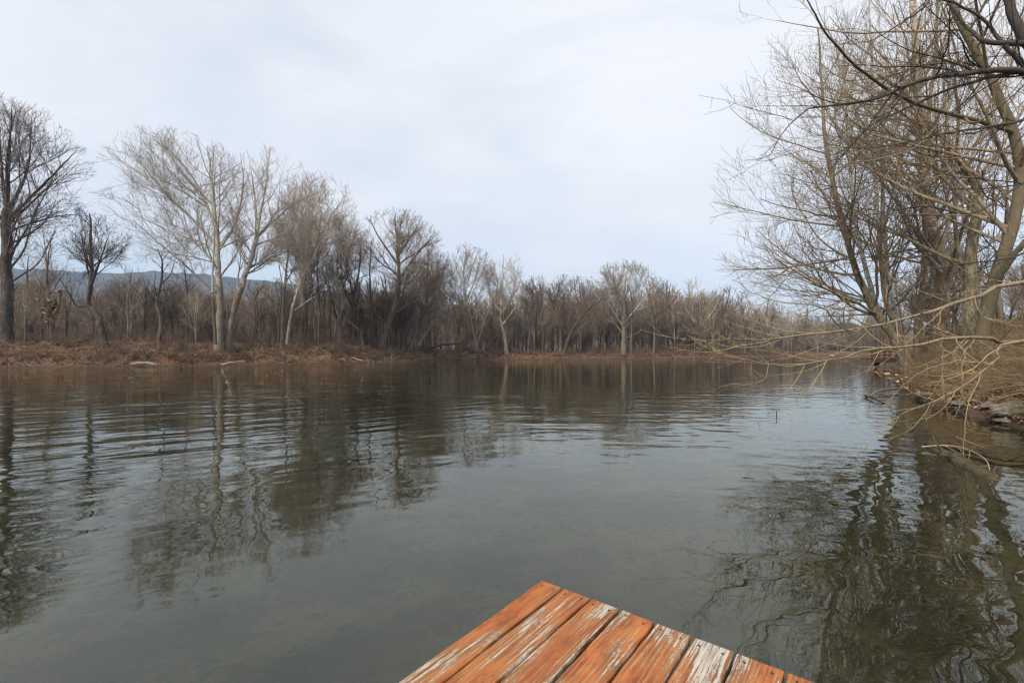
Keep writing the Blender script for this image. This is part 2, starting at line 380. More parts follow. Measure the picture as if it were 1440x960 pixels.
# ------------------------------------------------------------------ water
def water_material():
    m = bpy.data.materials.new('river_water'); m.use_nodes = True; t = m.node_tree; t.nodes.clear()
    o = N(t, 'ShaderNodeOutputMaterial')
    tc = N(t, 'ShaderNodeTexCoord'); P = tc.outputs['Object']
    s = N(t, 'ShaderNodeSeparateXYZ'); Lk(t, P, s.inputs[0])
    # long crests: slanting away on the left, nearly across the view in the middle
    def crest(ang, st, scale, det, dist):
        n = N(t, 'ShaderNodeMapping', vector_type='TEXTURE'); n.inputs['Rotation'].default_value = (0, 0, R(ang)); n.inputs['Scale'].default_value = (st, 1, 1)
        Lk(t, P, n.inputs[0]); return noise_f(t, n.outputs[0], scale, det, 0.45, dist)
    side = ramp(t, s.outputs[0], -5.0, 4.0)
    def blend(a, b_):
        return M2(t, 'ADD', M2(t, 'MULTIPLY', a, M2(t, 'SUBTRACT', 1.0, side)), M2(t, 'MULTIPLY', b_, side))
    w1 = blend(crest(34, 4.5, 1.5, 1.5, 0.2), crest(-4, 4.0, 1.3, 1.5, 0.3))
    w2 = blend(crest(24, 2.5, 3.4, 1.5, 0.4), crest(-12, 2.2, 3.2, 1.5, 0.4))
    w4 = noise_f(t, P, 2.3, 0.6, 0.4, 0.3)
    w3 = noise_f(t, P, 0.9, 1.0, 0.4, 0.5)
    wr = N(t, 'ShaderNodeTexWave', wave_type='RINGS', i_Scale=0.55, i_Distortion=2.5, i_Detail=1.5); wr.inputs['Detail Scale'].default_value = 0.8
    mp3 = N(t, 'ShaderNodeMapping'); mp3.inputs['Location'].default_value = (-5.5, -4.5, 0); Lk(t, P, mp3.inputs[0]); Lk(t, mp3.outputs[0], wr.inputs['Vector'])
    # breeze: stronger on the left and further out, nearly still beside the dock
    patch = ramp(t, noise_f(t, P, 0.12, 3, 0.55), 0.35, 0.62)
    out_ = ramp(t, s.outputs[1], 3.0, 12.0)
    lft = ramp(t, M2(t, 'MULTIPLY', s.outputs[0], -1.0), -3.0, 4.5)
    br = M2(t, 'ADD', M2(t, 'MULTIPLY', M2(t, 'MULTIPLY', out_, M2(t, 'ADD', patch, 0.35)), 0.34), M2(t, 'MULTIPLY', lft, M2(t, 'ADD', M2(t, 'MULTIPLY', patch, 0.24), 0.14)))
    br = M2(t, 'ADD', br, 0.06)
    br = M2(t, 'MULTIPLY', br, M2(t, 'SUBTRACT', 1.0, M2(t, 'MULTIPLY', M2(t, 'MULTIPLY', ramp(t, s.outputs[1], 16.0, 45.0), ramp(t, s.outputs[0], -25.0, 0.0)), 0.6)))
    h = M2(t, 'MULTIPLY', w1, M2(t, 'MULTIPLY', br, 1.0))
    h = M2(t, 'ADD', h, M2(t, 'MULTIPLY', w2, M2(t, 'MULTIPLY', br, 0.28)))
    h = M2(t, 'ADD', h, M2(t, 'MULTIPLY', w3, 0.16))
    rt = ramp(t, s.outputs[0], 1.5, 4.0)
    h = M2(t, 'ADD', h, M2(t, 'MULTIPLY', M2(t, 'MULTIPLY', w2, rt), 0.03))
    h = M2(t, 'ADD', h, M2(t, 'MULTIPLY', M2(t, 'MULTIPLY', w4, M2(t, 'ADD', M2(t, 'MULTIPLY', rt, 0.8), 0.2)), 0.16))
    bp = N(t, 'ShaderNodeBump', i_Strength=1.0, i_Distance=0.055); Lk(t, h, bp.inputs['Height'])
    fr = N(t, 'ShaderNodeFresnel', i_IOR=1.66); Lk(t, bp.outputs[0], fr.inputs['Normal'])
    gl = N(t, 'ShaderNodeBsdfGlossy', i_Roughness=0.008); gl.inputs[0].default_value = (1.0, 1.0, 0.93, 1); Lk(t, bp.outputs[0], gl.inputs['Normal'])
    tr = N(t, 'ShaderNodeBsdfTransparent'); tr.inputs[0].default_value = (0.88, 0.88, 0.66, 1)
    df = N(t, 'ShaderNodeBsdfDiffuse'); df.inputs[0].default_value = (0.105, 0.11, 0.065, 1)
    under = N(t, 'ShaderNodeMixShader', i_0=0.11); Lk(t, tr.outputs[0], under.inputs[1]); Lk(t, df.outputs[0], under.inputs[2])
    mx = N(t, 'ShaderNodeMixShader'); Lk(t, fr.outputs[0], mx.inputs[0]); Lk(t, under.outputs[0], mx.inputs[1]); Lk(t, gl.outputs[0], mx.inputs[2])
    Lk(t, mx.outputs[0], o.inputs[0])
    return m
wb = MB()
v, q = grid(axis([(-1500, 300), (-60, 10), (160, 300), (2500, 1)]), axis([(-500, 100), (0, 10), (200, 200), (900, 1)]), lambda X, Y: X * 0)
wb.add(v, q)
water = wb.build('river_water', water_material()); tag(water, kind='structure')

# ------------------------------------------------------------------ hills
def hill_mesh(name, sil, Y, depth, mat, seed, rough, nx=400, ny=40):
    """ridge whose skyline follows sil [(px, py)], Y metres out"""
    sx = np.array([(p[0] - 720) / 640 * Y for p in sil]); sz = np.array([CAM_H + (493 - p[1]) / 640 * Y for p in sil])
    xs = np.linspace(sx[0], sx[-1], nx); u = np.linspace(0, 1, ny)
    X, U = np.meshgrid(xs, u); top = np.interp(X, sx, sz)
    prof = np.sin(np.pi * U) ** 0.9
    YY = Y + (U - 0.5) * 2 * depth
    Z = top * prof + rough * fbm(X, YY, depth * 0.5, 5, seed) * prof + rough * 0.35 * fbm(X, YY, depth * .05, 3, seed + 2) * np.sqrt(prof) - 3 * (prof < 0.02)
    b = MB(); v = np.stack([X, YY, Z], -1).reshape(-1, 3); idx = np.arange(X.size).reshape(X.shape)
    b.add(v, np.stack([idx[:-1, :-1], idx[:-1, 1:], idx[1:, 1:], idx[1:, :-1]], -1).reshape(-1, 4))
    return tag(b.build(name, mat), kind='structure')
def wooded(name, c1, c2, sc_):
    m, t, b = mat_new(name)
    P = mapped(t, (1, 1, 1)); n = noise_f(t, P, sc_, 8, 0.7); n2 = noise_f(t, P, sc_ * 12, 4, 0.7)
    Lk(t, mixc(t, ramp(t, M2(t, 'ADD', M2(t, 'MULTIPLY', n, .6), M2(t, 'MULTIPLY', n2, .4)), 0.38, 0.62), c1, c2), b.inputs['Base Color'])
    bp = N(t, 'ShaderNodeBump', i_Distance=8.0); Lk(t, n2, bp.inputs['Height']); Lk(t, bp.outputs[0], b.inputs['Normal'])
    return m
hill_mesh('blue_ridge', [(-900, 400), (-500, 385), (-200, 372), (0, 374), (60, 381), (130, 386), (200, 387), (250, 386), (300, 387), (345, 393), (400, 400),
                         (450, 407), (500, 415), (560, 425), (640, 440), (760, 470), (850, 493)], 1500, 420, wooded('ridge_woods', (0.045, 0.045, 0.05), (0.12, 0.105, 0.095), 0.01), 1, 10)
hill_mesh('wooded_rise', [(-900, 420), (-300, 418), (0, 428), (100, 432), (300, 440), (480, 450), (600, 455), (760, 456), (900, 458), (1060, 460), (1250, 462), (1500, 455), (2200, 440)],
          330, 110, wooded('rise_woods', (0.07, 0.055, 0.042), (0.17, 0.135, 0.105), 0.03), 4, 4.0, nx=700, ny=60)

# ------------------------------------------------------------------ tree builder
STY = {
    'dark':  dict(bark='bark_dark', limb='bark_dark', twig='twig_dark'),
    'brown': dict(bark='bark_brown', limb='bark_brown', twig='twig_brown'),
    'syc':   dict(bark='bark_syc', limb='limb_syc', twig='twig_syc'),
    'bank':  dict(bark='bark_bank', limb='limb_syc', twig='twig_olive'),
    'white': dict(bark='bark_white', limb='limb_syc', twig='twig_olive'),
    'olive': dict(bark='bark_olive', limb='bark_olive', twig='twig_olive'),
}
def crown_from(rng, stems, env, dens=1.0, rmin=0.014, l1=dict(), l2=dict(), l3=dict(), l4=dict(), size=1.0, levels=4):
    """grow limbs, branches, twigs from stem polylines (list of (P,R))"""
    out = []
    P0 = [s[0] for s in stems]; R0 = [s[1] for s in stems]
    K = 14
    Pn = np.stack([path(p[:: max(1, len(p) // 12)] if len(p) > 14 else p, K) for p in P0]); Rn = np.stack([np.interp(np.linspace(0, 1, K), np.linspace(0, 1, len(r)), r) for r in R0])
    a = dict(per_len=1.05 * dens / size, tr=(0.20, 0.99), ang=(49, 12), lf=0.78, k=9, rf=0.45, rmin=rmin, up=0.12, bend=0.06, wob=0.08, env=env, lmin=0.5 * size, slim=0.011, tw=0.45); a.update(l1)
    P1, R1 = spawn(rng, Pn, Rn, **a); out.append((P1, R1, 5))
    a = dict(per_len=1.5 * dens / size, tr=(0.12, 1.0), ang=(40, 11), lf=0.58, k=7, rf=0.5, rmin=rmin, up=0.10, bend=0.05, wob=0.10, env=env, lmin=0.35 * size, slim=0.007, tw=0.25); a.update(l2)
    P2, R2 = spawn(rng, P1, R1, **a); out.append((P2, R2, 4))
    if levels > 2:
        a = dict(per_len=1.9 * dens / size, tr=(0.1, 1.0), ang=(38, 12), lf=0.58, k=5, rf=0.6, rmin=rmin, up=0.12, bend=0.05, wob=0.12, env=env, lmin=0.2 * size, slim=0.0045, tw=0.25); a.update(l3)
        P3, R3 = spawn(rng, P2, R2, **a); out.append((P3, R3, 3))
        if levels > 3:
            a = dict(per_len=1.7 * dens / size, tr=(0.1, 1.0), ang=(36, 12), lf=0.66, k=4, rf=0.8, rmin=rmin * 0.75, up=0.12, bend=0.05, wob=0.11, env=env, lmin=0.15 * size, slim=0.004, tw=0.25); a.update(l4)
            P4, R4 = spawn(rng, P3, R3, **a); out.append((P4, R4, 3))
    return out
def crown_mesh(levels, thick=0.045):
    b = MB()
    for P, Rr, S in levels:
        if len(P) == 0: continue
        v, q = tubes(P, Rr, S)
        k = P.shape[1]
        big = np.repeat((Rr[:, 0] > thick), (k - 1) * S)
        b.add(v, q, np.where(big, 0, 1))
    return b
def make_tree(name, label, base, stems, env, style, seed, group=None, thick=0.045, cat='tree', sides=10, **kw):
    """stems: list of (control points local, r0, r1)"""
    rng = np.random.default_rng(seed)
    st = []
    for pts, r0, r1 in stems:
        n = 22; P = path(pts, n); L = np.linspace(0, 1, n)
        P[1:-1] += rng.normal(size=(n - 2, 3)) * r0 * 0.10
        Rr = r1 + (r0 - r1) * (1 - L) ** 0.85
        if P[0, 2] < 0.3: Rr = Rr * (1 + 0.45 * np.exp(-(P[:, 2] - P[0, 2]) / (r0 * 2.0)))
        if P[0, 2] > 0.5: Rr = Rr * 0.8
        st.append((P, Rr))
    root = empty(name, tuple(base)); tag(root, label, cat, group)
    S = STY[style]
    tb = MB()
    for P, Rr in st:
        v, q = tubes(P[None], Rr[None], sides); tb.add(v, q, 0)
    tb.build('trunk', [MT[S['bark']]], root)
    lv = crown_from(rng, st, env, **kw)
    crown_mesh(lv, thick).build('crown', [MT[S['limb']], MT[S['twig']]], root)
    return root
def base_at(x, Y, dy=0.0):
    X = (x - 720) / 640 * Y
    return np.array([X, Y, Hs(X, Y) + dy])
def far_tree(name, label, Y, stems_px, env_px, style, seed, **kw):
    """stems_px: [([(x,y[,dY])...], r0, r1)], env_px: (cx, cy, rx, ry) in photo pixels at Y"""
    s0 = stems_px[0][0][0]
    b = base_at(s0[0], Y)
    stems = []
    for pts, r0, r1 in stems_px:
        c = []
        for j, p in enumerate(pts):
            w = px(p[0], p[1], Y) - b
            w[1] = p[2] if len(p) > 2 else 0.0
            c.append(w)
        if c[0][2] < 2.0 and len(pts[0]) < 4:
            c[0][2] = -0.35
        stems.append((c, r0, r1))
    C = px(env_px[0], env_px[1], Y) - b; C[1] = 0
    E = np.array([env_px[2], 0, env_px[3]]) / 640 * Y; E[1] = E[0] * 0.85
    return make_tree(name, label, b, stems, (C, E), style, seed, **kw)

FG = 'tall bare trees along the far bank'
far_tree('bare_tree', 'tall dark bare tree at the left edge of the photo, thick straight trunk', 56,
         [([(8, 478), (10, 400), (9, 330), (10, 295)], 0.62, 0.42),
          ([(10, 300, 0), (-10, 240, 1), (-15, 150, 1)], 0.32, 0.03), ([(10, 302, 0), (25, 240, -1), (42, 160, -2)], 0.30, 0.03),
          ([(12, 308, 0), (50, 255, 1), (88, 200, 2)], 0.26, 0.03), ([(14, 312, 0), (60, 285, -1), (105, 258, -2)], 0.20, 0.02),
          ([(6, 312, 0), (-30, 265, -1), (-70, 215, -1)], 0.25, 0.03),
          ([(10, 300, 0), (14, 230, 2), (8, 148, 3)], 0.24, 0.03), ([(13, 325, 0), (45, 300, 2), (84, 290, 3)], 0.15, 0.02), ([(11, 300, 0), (48, 235, -3), (72, 180, -4)], 0.2, 0.02)],
         (12, 245, 102, 114), 'dark', 11, group=FG, dens=0.9, rmin=0.02)
far_tree('bare_tree', 'dark dense-headed tree on a short trunk leaning left above the litter bank', 58,
         [([(147, 474), (138, 445), (124, 428), (128, 395), (127, 340), (126, 300)], 0.42, 0.06),
          ([(124, 428, 0), (108, 430, 0), (96, 410, 0), (84, 392, 0)], 0.18, 0.04), ([(128, 400, 0), (112, 370, 1), (102, 320, 1)], 0.2, 0.03), ([(128, 402, 0), (150, 370, -1), (164, 330, -1)], 0.2, 0.03)],
         (130, 350, 52, 66), 'dark', 12, group=FG, dens=1.5, rmin=0.016)
far_tree('bare_tree', 'slender forked grey tree behind the pale broken snag', 66,
         [([(70, 470), (68, 425), (66, 400)], 0.25, 0.2), ([(66, 402, 0), (55, 360, 1), (48, 310, 1)], 0.15, 0.02), ([(66, 402, 0), (78, 360, -1), (88, 320, -1)], 0.15, 0.02)],
         (66, 368, 45, 62), 'brown', 13, group=FG, dens=1.1, rmin=0.015)
far_tree('bare_tree', 'small crooked dark tree with a bird nest and short twisted limbs', 58,
         [([(224, 478), (226, 450), (220, 425), (226, 400), (228, 370), (222, 350)], 0.26, 0.04), ([(226, 400, 0), (240, 385, 0), (246, 365, 0)], 0.12, 0.02), ([(222, 425, 0), (205, 410, 0), (195, 395, 0)], 0.09, 0.02)],
         (224, 385, 36, 42), 'dark', 14, group=FG, dens=0.9, rmin=0.015)
far_tree('sycamore_tree', 'tallest pale sycamore with limbs sweeping far to the left', 62,
         [([(308, 484), (309, 430), (307, 380), (305, 330), (298, 260), (292, 205)], 0.50, 0.05),
          ([(306, 362, 0), (280, 340, 1), (235, 325, 2), (180, 300, 3)], 0.22, 0.03), ([(304, 345, 0), (272, 305, -1), (225, 260, -2), (175, 225, -2)], 0.26, 0.03),
          ([(304, 325, 0), (280, 275, 1), (245, 225, 2), (215, 195, 2)], 0.24, 0.03), ([(305, 355, 0), (325, 310, 1), (330, 250, 2), (325, 205, 2)], 0.24, 0.03),
          ([(307, 350, 0), (340, 335, 0), (370, 318, 1)], 0.16, 0.02), ([(306, 370, 0), (270, 362, -1), (215, 352, -2)], 0.14, 0.02)],
         (248, 285, 112, 102), 'syc', 15, group=FG, dens=0.78, rmin=0.018, l1=dict(per_len=.95))
far_tree('sycamore_tree', 'thin white-barked sycamore stem just left of the tallest sycamore trunk', 60,
         [([(303, 484), (300, 430), (299, 380), (301, 330), (296, 270)], 0.26, 0.04)],
         (294, 300, 40, 62), 'syc', 16, group=FG, dens=0.7, rmin=0.015)
far_tree('sycamore_tree', 'broad pale sycamore leaning right beside the tallest sycamore', 63,
         [([(318, 482), (328, 440), (342, 395), (357, 350), (363, 320)], 0.44, 0.26),
          ([(362, 325, 0), (352, 270, 1), (345, 222, 1)], 0.2, 0.03), ([(362, 325, 0), (378, 270, -1), (385, 218, -1)], 0.2, 0.03),
          ([(360, 335, 0), (400, 290, 1), (440, 262, 2)], 0.2, 0.03), ([(357, 345, 0), (395, 335, -1), (430, 312, -1)], 0.15, 0.02), ([(360, 333, 0), (335, 300, -1), (322, 260, -2)], 0.15, 0.02)],
         (384, 290, 80, 84), 'syc', 17, group=FG, dens=1.05, rmin=0.017)
far_tree('sycamore_tree', 'pale sycamore with two slanting trunks, right of the pair of great sycamores', 66,
         [([(404, 484), (412, 430), (432, 370), (462, 310), (485, 275)], 0.34, 0.04), ([(420, 400, 0), (428, 340, 1), (430, 280, 1)], 0.2, 0.03)],
         (448, 318, 66, 80), 'syc', 18, group=FG, dens=1.1, rmin=0.017)
far_tree('sycamore_tree', 'narrow pale tree with its straight grey trunk left of the slanting sycamore', 68,
         [([(396, 482), (398, 430), (404, 370), (412, 310), (416, 265)], 0.24, 0.03)],
         (410, 320, 36, 62), 'syc', 19, group=FG, dens=1.0, rmin=0.016)
far_tree('bare_tree', 'dark straight twin-trunked tree at the right foot of the blue ridge', 67,
         [([(448, 484), (449, 430), (446, 380), (450, 320), (452, 290)], 0.24, 0.03), ([(444, 482), (440, 430), (438, 380), (432, 335)], 0.15, 0.02)],
         (447, 345, 34, 62), 'dark', 20, group=FG, dens=1.1, rmin=0.015)
far_tree('bare_tree', 'dark tree with a curved leaning trunk, first left of the big dark double-crowned tree', 74,
         [([(474, 486), (486, 450), (497, 420), (505, 380), (508, 335)], 0.36, 0.04), ([(498, 418, 0), (484, 380, 1), (478, 345, 1)], 0.2, 0.03), ([(512, 486), (505, 465), (490, 452), (484, 440)], 0.2, 0.08)],
         (497, 375, 40, 62), 'dark', 21, group=FG, dens=1.3, rmin=0.018)
far_tree('bare_tree', 'big dark tree with a high rounded crown and a thick trunk leaning right', 80,
         [([(534, 490), (546, 455), (557, 425), (561, 385), (558, 340), (556, 300)], 0.62, 0.06),
          ([(560, 395, 0), (585, 355, 1), (612, 325, 2)], 0.26, 0.04), ([(558, 370, 0), (535, 335, -1), (522, 310, -1)], 0.24, 0.04),
          ([(560, 360, 0), (580, 325, 1), (592, 303, 1)], 0.2, 0.03)],
         (560, 360, 68, 70), 'brown', 22, group=FG, dens=1.2, rmin=0.02, l1=dict(ang=(60, 13), lf=.85))
far_tree('sycamore_tree', 'tall grey sycamore behind the slanting pair, its top just below the great sycamores', 80,
         [([(428, 484), (430, 430), (426, 370), (424, 300), (426, 248)], 0.36, 0.04), ([(429, 410, 0), (446, 360, 0), (458, 300, 0)], 0.2, 0.03)],
         (432, 318, 52, 78), 'syc', 32, group=FG, dens=1.0, rmin=0.02)
far_tree('bare_tree', 'full-crowned grey-brown tree filling the gap right of the slanting sycamore', 82,
         [([(478, 486), (476, 430), (474, 380), (478, 310)], 0.34, 0.04), ([(476, 420, 0), (492, 375, 0), (500, 330, 0)], 0.2, 0.03)],
         (482, 362, 44, 68), 'syc', 33, group=FG, dens=1.2, rmin=0.02)
far_tree('bare_tree', 'grey-brown round tree standing behind the right shoulder of the big rounded crown', 96,
         [([(606, 492), (604, 450), (600, 410), (602, 352)], 0.34, 0.05)],
         (602, 400, 42, 62), 'brown', 34, group=FG, dens=1.2, rmin=0.022)
far_tree('bare_tree', 'low spreading brown tree between the leftmost dark trunk and the slender forked tree', 72,
         [([(40, 474), (42, 440), (38, 400), (40, 360)], 0.26, 0.04)],
         (38, 385, 36, 56), 'brown', 35, group=FG, dens=1.2, rmin=0.018)
far_tree('bare_tree', 'fine-twigged brown tree between the nest tree and the great sycamores', 76,
         [([(262, 478), (264, 440), (262, 400), (258, 372)], 0.24, 0.04)],
         (262, 405, 32, 46), 'brown', 36, group=FG, dens=1.3, rmin=0.018)
far_tree('bare_tree', 'fine-twigged brown tree between the dark leaning tree and the nest tree', 78,
         [([(184, 478), (186, 440), (182, 405), (186, 380)], 0.24, 0.04)],
         (184, 410, 32, 42), 'brown', 37, group=FG, dens=1.3, rmin=0.018)
far_tree('bare_tree', 'many-stemmed dark tree fanning up under the big rounded crown', 84,
         [([(566, 490), (572, 450), (585, 420), (600, 395)], 0.28, 0.04), ([(562, 490), (561, 450), (570, 400), (578, 370)], 0.24, 0.04), ([(570, 490), (590, 450), (610, 425), (628, 410)], 0.2, 0.04), ([(558, 490), (552, 460), (545, 420)], 0.16, 0.04)],
         (588, 420, 50, 50), 'brown', 23, group=FG, dens=1.15, rmin=0.018)
far_tree('bare_tree', 'thin upright dark tree between the curved leaning tree and the big rounded one', 79,
         [([(524, 488), (523, 440), (520, 390), (522, 340)], 0.26, 0.04)],
         (521, 385, 28, 58), 'dark', 24, group=FG, dens=1.3, rmin=0.018)
far_tree('sycamore_tree', 'pale round-topped tree on dark forked stems, left of the twin round tops', 102,
         [([(672, 495), (664, 460), (655, 420), (652, 380), (656, 350)], 0.42, 0.05), ([(668, 495), (680, 455), (690, 430), (694, 400)], 0.28, 0.05), ([(660, 440, 0), (636, 415, 1), (624, 395, 1)], 0.24, 0.04), ([(655, 425, 0), (672, 385, -1), (676, 355, -1)], 0.22, 0.04)],
         (657, 395, 44, 55), 'syc', 25, group=FG, dens=1.0, rmin=0.023)
far_tree('sycamore_tree', 'pale round-topped sycamore, the right one of the twin round tops', 102,
         [([(713, 496), (708, 465), (704, 445), (706, 400), (708, 358)], 0.45, 0.05), ([(706, 445, 0), (690, 415, 1), (684, 385, 1)], 0.22, 0.04), ([(706, 440, 0), (728, 405, -1), (734, 380, -1)], 0.22, 0.04)],
         (709, 400, 34, 55), 'syc', 26, group=FG, dens=1.0, rmin=0.023)
far_tree('bare_tree', 'thin dark tree standing alone against the gap in the middle of the far bank', 103,
         [([(742, 497), (746, 460), (748, 430), (750, 395)], 0.28, 0.05), ([(747, 440, 0), (758, 415, 0), (766, 400, 0)], 0.14, 0.04)],
         (749, 425, 26, 42), 'dark', 27, group=FG, dens=1.3, rmin=0.022)
far_tree('bare_tree', 'dark-trunked tree leaning right over the shore with pale broken upper limbs', 104,
         [([(792, 501), (798, 480), (806, 462), (822, 440), (842, 425)], 0.50, 0.06)],
         (818, 440, 40, 40), 'brown', 28, group=FG, dens=0.9, rmin=0.022)
far_tree('bare_tree', 'tree with several upright dark limbs, left of the broad pale far sycamore', 108,
         [([(788, 497), (788, 460), (782, 425), (776, 398)], 0.35, 0.05), ([(788, 462, 0), (800, 425, 0), (806, 392, 0)], 0.26, 0.05)],
         (792, 430, 36, 46), 'brown', 29, group=FG, dens=1.35, rmin=0.024)
far_tree('sycamore_tree', 'broad pale sycamore with the widest rounded crown in the far woods', 112,
         [([(876, 498), (877, 460), (878, 420), (880, 380)], 0.6, 0.06), ([(877, 460, 0), (856, 425, 1), (840, 395, 1)], 0.35, 0.05), ([(877, 455, 0), (900, 425, -1), (915, 398, -1)], 0.35, 0.05), ([(878, 440, 0), (866, 400, 0), (862, 375, 0)], 0.3, 0.05)],
         (878, 425, 60, 62), 'syc', 30, group=FG, dens=0.92, rmin=0.028)
far_tree('sycamore_tree', 'pale sycamore whose crown tops the woods left of the overhanging golden twigs', 124,
         [([(985, 500), (985, 465), (984, 430), (986, 412)], 0.5, 0.06), ([(985, 465, 0), (968, 440, 0), (960, 425, 0)], 0.3, 0.05), ([(985, 460, 0), (1002, 438, 0), (1012, 420, 0)], 0.3, 0.05)],
         (985, 445, 38, 40), 'syc', 31, group=FG, dens=1.3, rmin=0.03)

# filler trees of the woods: a few prototypes, copied
def proto(seed, h, w, style, dens, rmin=0.025, lean=0.0):
    rng = np.random.default_rng(seed)
    nst = rng.integers(1, 3); st = []
    for j in range(nst):
        a = rng.uniform(-1, 1) * w * 0.25
        st.append(([(rng.uniform(-.3, .3) * j, rng.uniform(-.3, .3) * j, -0.4), (a * .3 + lean * .3, rng.uniform(-.4, .4), h * .35), (a * .7 + lean * .7, rng.uniform(-.6, .6), h * .7), (a + lean, rng.uniform(-.8, .8), h * .95)], 0.014 * h / math.sqrt(nst), 0.04))
    return make_tree('woodland_tree', 'x', (0, -900, 0), st, ((lean * .8, 0, h * 0.6), (w, w, h * 0.43)), style, seed, dens=dens, rmin=rmin, l1=dict(tr=(0.2, .98)))
protos = [proto(101, 13, 4.2, 'brown', 1.0), proto(102, 15, 4.0, 'syc', 0.9), proto(103, 11, 3.6, 'brown', 1.1, lean=1.5),
          proto(104, 16, 5.0, 'syc', 0.85), proto(105, 12, 3.2, 'dark', 1.0), proto(106, 9, 3.4, 'brown', 1.3, lean=-1.2)]
GW = 'bare trees filling the woods behind the far bank'
LW = 'bare slender tree among the crowded woods behind the far bank'
rng = np.random.default_rng(5)
used = [False] * len(protos)
def top_y(x): return np.interp(x, [-100, 0, 200, 300, 460, 560, 640, 700, 760, 830, 940, 1000, 1050, 1120, 1180, 1300, 1440], [408, 405, 404, 408, 398, 405, 418, 420, 412, 405, 408, 415, 424, 440, 448, 455, 450])
cnt = 0
for i in range(230):
    x = rng.uniform(-40, 1290)
    if x < 480 and rng.random() < 0.2: continue
    Xs = (x - 720) / 640
    # distance of the shore along this line of sight
    yy = np.linspace(40, 260, 441); d = sdist(FAR, Xs * yy, yy, True); Y0 = yy[np.argmax(d > 0)]
    Y = Y0 + 5 + rng.uniform(0, 1) ** 1.3 * 34
    b = base_at(x, Y)
    want = (493 - top_y(x) + rng.normal(-3, 13)) / 640 * Y + CAM_H - b[2]
    k = rng.integers(0, len(protos)); ph = [13, 15, 11, 16, 12, 9][k]
    s = max(0.45, min(2.2, want / ph * 1.05))
    o = protos[k] if not used[k] else copy_tree(protos[k]); used[k] = True
    o.location = b; o.rotation_euler = (0, 0, rng.uniform(0, 6.28)); o.scale = (s * rng.uniform(.85, 1.1), s * rng.uniform(.85, 1.1), s)
    tag(o, LW, 'tree', GW); cnt += 1

# far-off wood behind: one mass
def mass_wood():
    rng = np.random.default_rng(8); b = MB(); T = []
    for sd_ in range(5):
        r = np.random.default_rng(200 + sd_); h = 10
        st = [(path([(0, 0, -.3), (r.normal(0, .3), r.normal(0, .3), 4), (r.normal(0, .6), r.normal(0, .6), 9.5)], 12), np.linspace(.14, .04, 12))]
        lv = crown_from(r, st, ((0, 0, 5.8), (3.2, 3.2, 4.6)), dens=1.35, rmin=0.035, levels=3, l1=dict(tr=(.12, 1)))
        lv.append((st[0][0][None], st[0][1][None], 5)); V, Q, Mi, n = [], [], [], 0
        for P, Rr, S in lv:
            v, q = tubes(P, Rr, S); V.append(v); Q.append(q + n); n += len(v)
            Mi.append(np.repeat((Rr[:, 0] > .07).astype(int), (P.shape[1] - 1) * S))
        T.append((np.concatenate(V), np.concatenate(Q), np.concatenate(Mi)))
    for i in range(720):
        x = rng.uniform(-60, 1330) if i < 500 else rng.uniform(620, 1250); Xs = (x - 720) / 640
        yy = np.linspace(40, 260, 221); d = sdist(FAR, Xs * yy, yy, True); Y0 = yy[np.argmax(d > 0)]
        Y = Y0 + 14 + rng.uniform(0, 55); X = Xs * Y
        h = ((493 - top_y(x) - 4 + rng.normal(0, 6)) / 640 * Y + CAM_H - 2.0) / 10
        h = max(0.35, min(2.6, h)) * (1 if rng.random() < .65 else .6)
        v, q, mi = T[i % 5]; a = rng.uniform(0, 6.28); c, s = math.cos(a), math.sin(a)
        w = v * np.array([h * .9, h * .9, h]); w = np.stack([w[:, 0] * c - w[:, 1] * s + X, w[:, 0] * s + w[:, 1] * c + Y, w[:, 2] + 1.2], 1)
        b.add(w, q, mi + (2 if (i % 3 == 0 and x > 600) else 0))
    o = b.build('distant_wood', [MT['twig_brown'], MT['bark_brown'], MT['twig_syc'], MT['limb_syc']])
    tag(o, 'mass of distant bare woodland seen behind the trees of the far bank', 'wood', kind='stuff')
mass_wood()

# brush on the far bank
def bank_points(rng, n, dmin, dmax, x0=-75, x1=85, poly=FAR, above=True, power=1.0):
    X, Y = [], []
    seglen = np.linalg.norm(poly[1:] - poly[:-1], axis=1)
    ok = [(i, seglen[i]) for i in range(len(seglen)) if poly[i + 1][0] > x0 and poly[i][0] < x1]
    while len(X) < n:
        i = random.choices([o[0] for o in ok], [min(o[1], 80) for o in ok])[0]
        t = rng.random(); p = poly[i] * (1 - t) + poly[i + 1] * t
        if p[0] < x0 or p[0] > x1: continue
        d = poly[i + 1] - poly[i]; nrm = np.array([-d[1], d[0]]) / np.linalg.norm(d)
        if not above: nrm = -nrm
        q = p + nrm * (dmin + (dmax - dmin) * rng.random() ** power)
        X.append(q[0]); Y.append(q[1])
    X = np.array(X); Y = np.array(Y)
    return np.stack([X, Y, H(X, Y)], 1)
rng = np.random.default_rng(21)
b = MB()
base = bank_points(rng, 2600, 1.4, 16, x0=-78, x1=110, power=1.3)
base = base[(fbm(base[:, 0], base[:, 1], 7, 3, 5) + rng.normal(0, .25, len(base))) > -.12]
h = rng.uniform(0.5, 2.7, len(base)) * np.interp(base[:, 0], [-60, -25, -10, 60], [1.0, 1.0, .8, 1.1])
P, Rr = bez_stems(rng, base, h, 14, 0.55, 4, (0.028, 0.012), 0.05)
v, q = tubes(P, Rr, 3); b.add(v, q, 0)
P2, R2 = spawn(rng, P[::2], Rr[::2], 1.8, lf=0.6, k=3, rmin=0.011, ang=(50, 15)); v, q = tubes(P2, R2, 3); b.add(v, q, 0)
base = bank_points(rng, 800, 0.8, 7, x0=-78, x1=-8)
h = rng.uniform(0.5, 2.2, len(base)); P, Rr = bez_stems(rng, base, h, 9, 1.0, 5, (0.026, 0.012), 0.25)
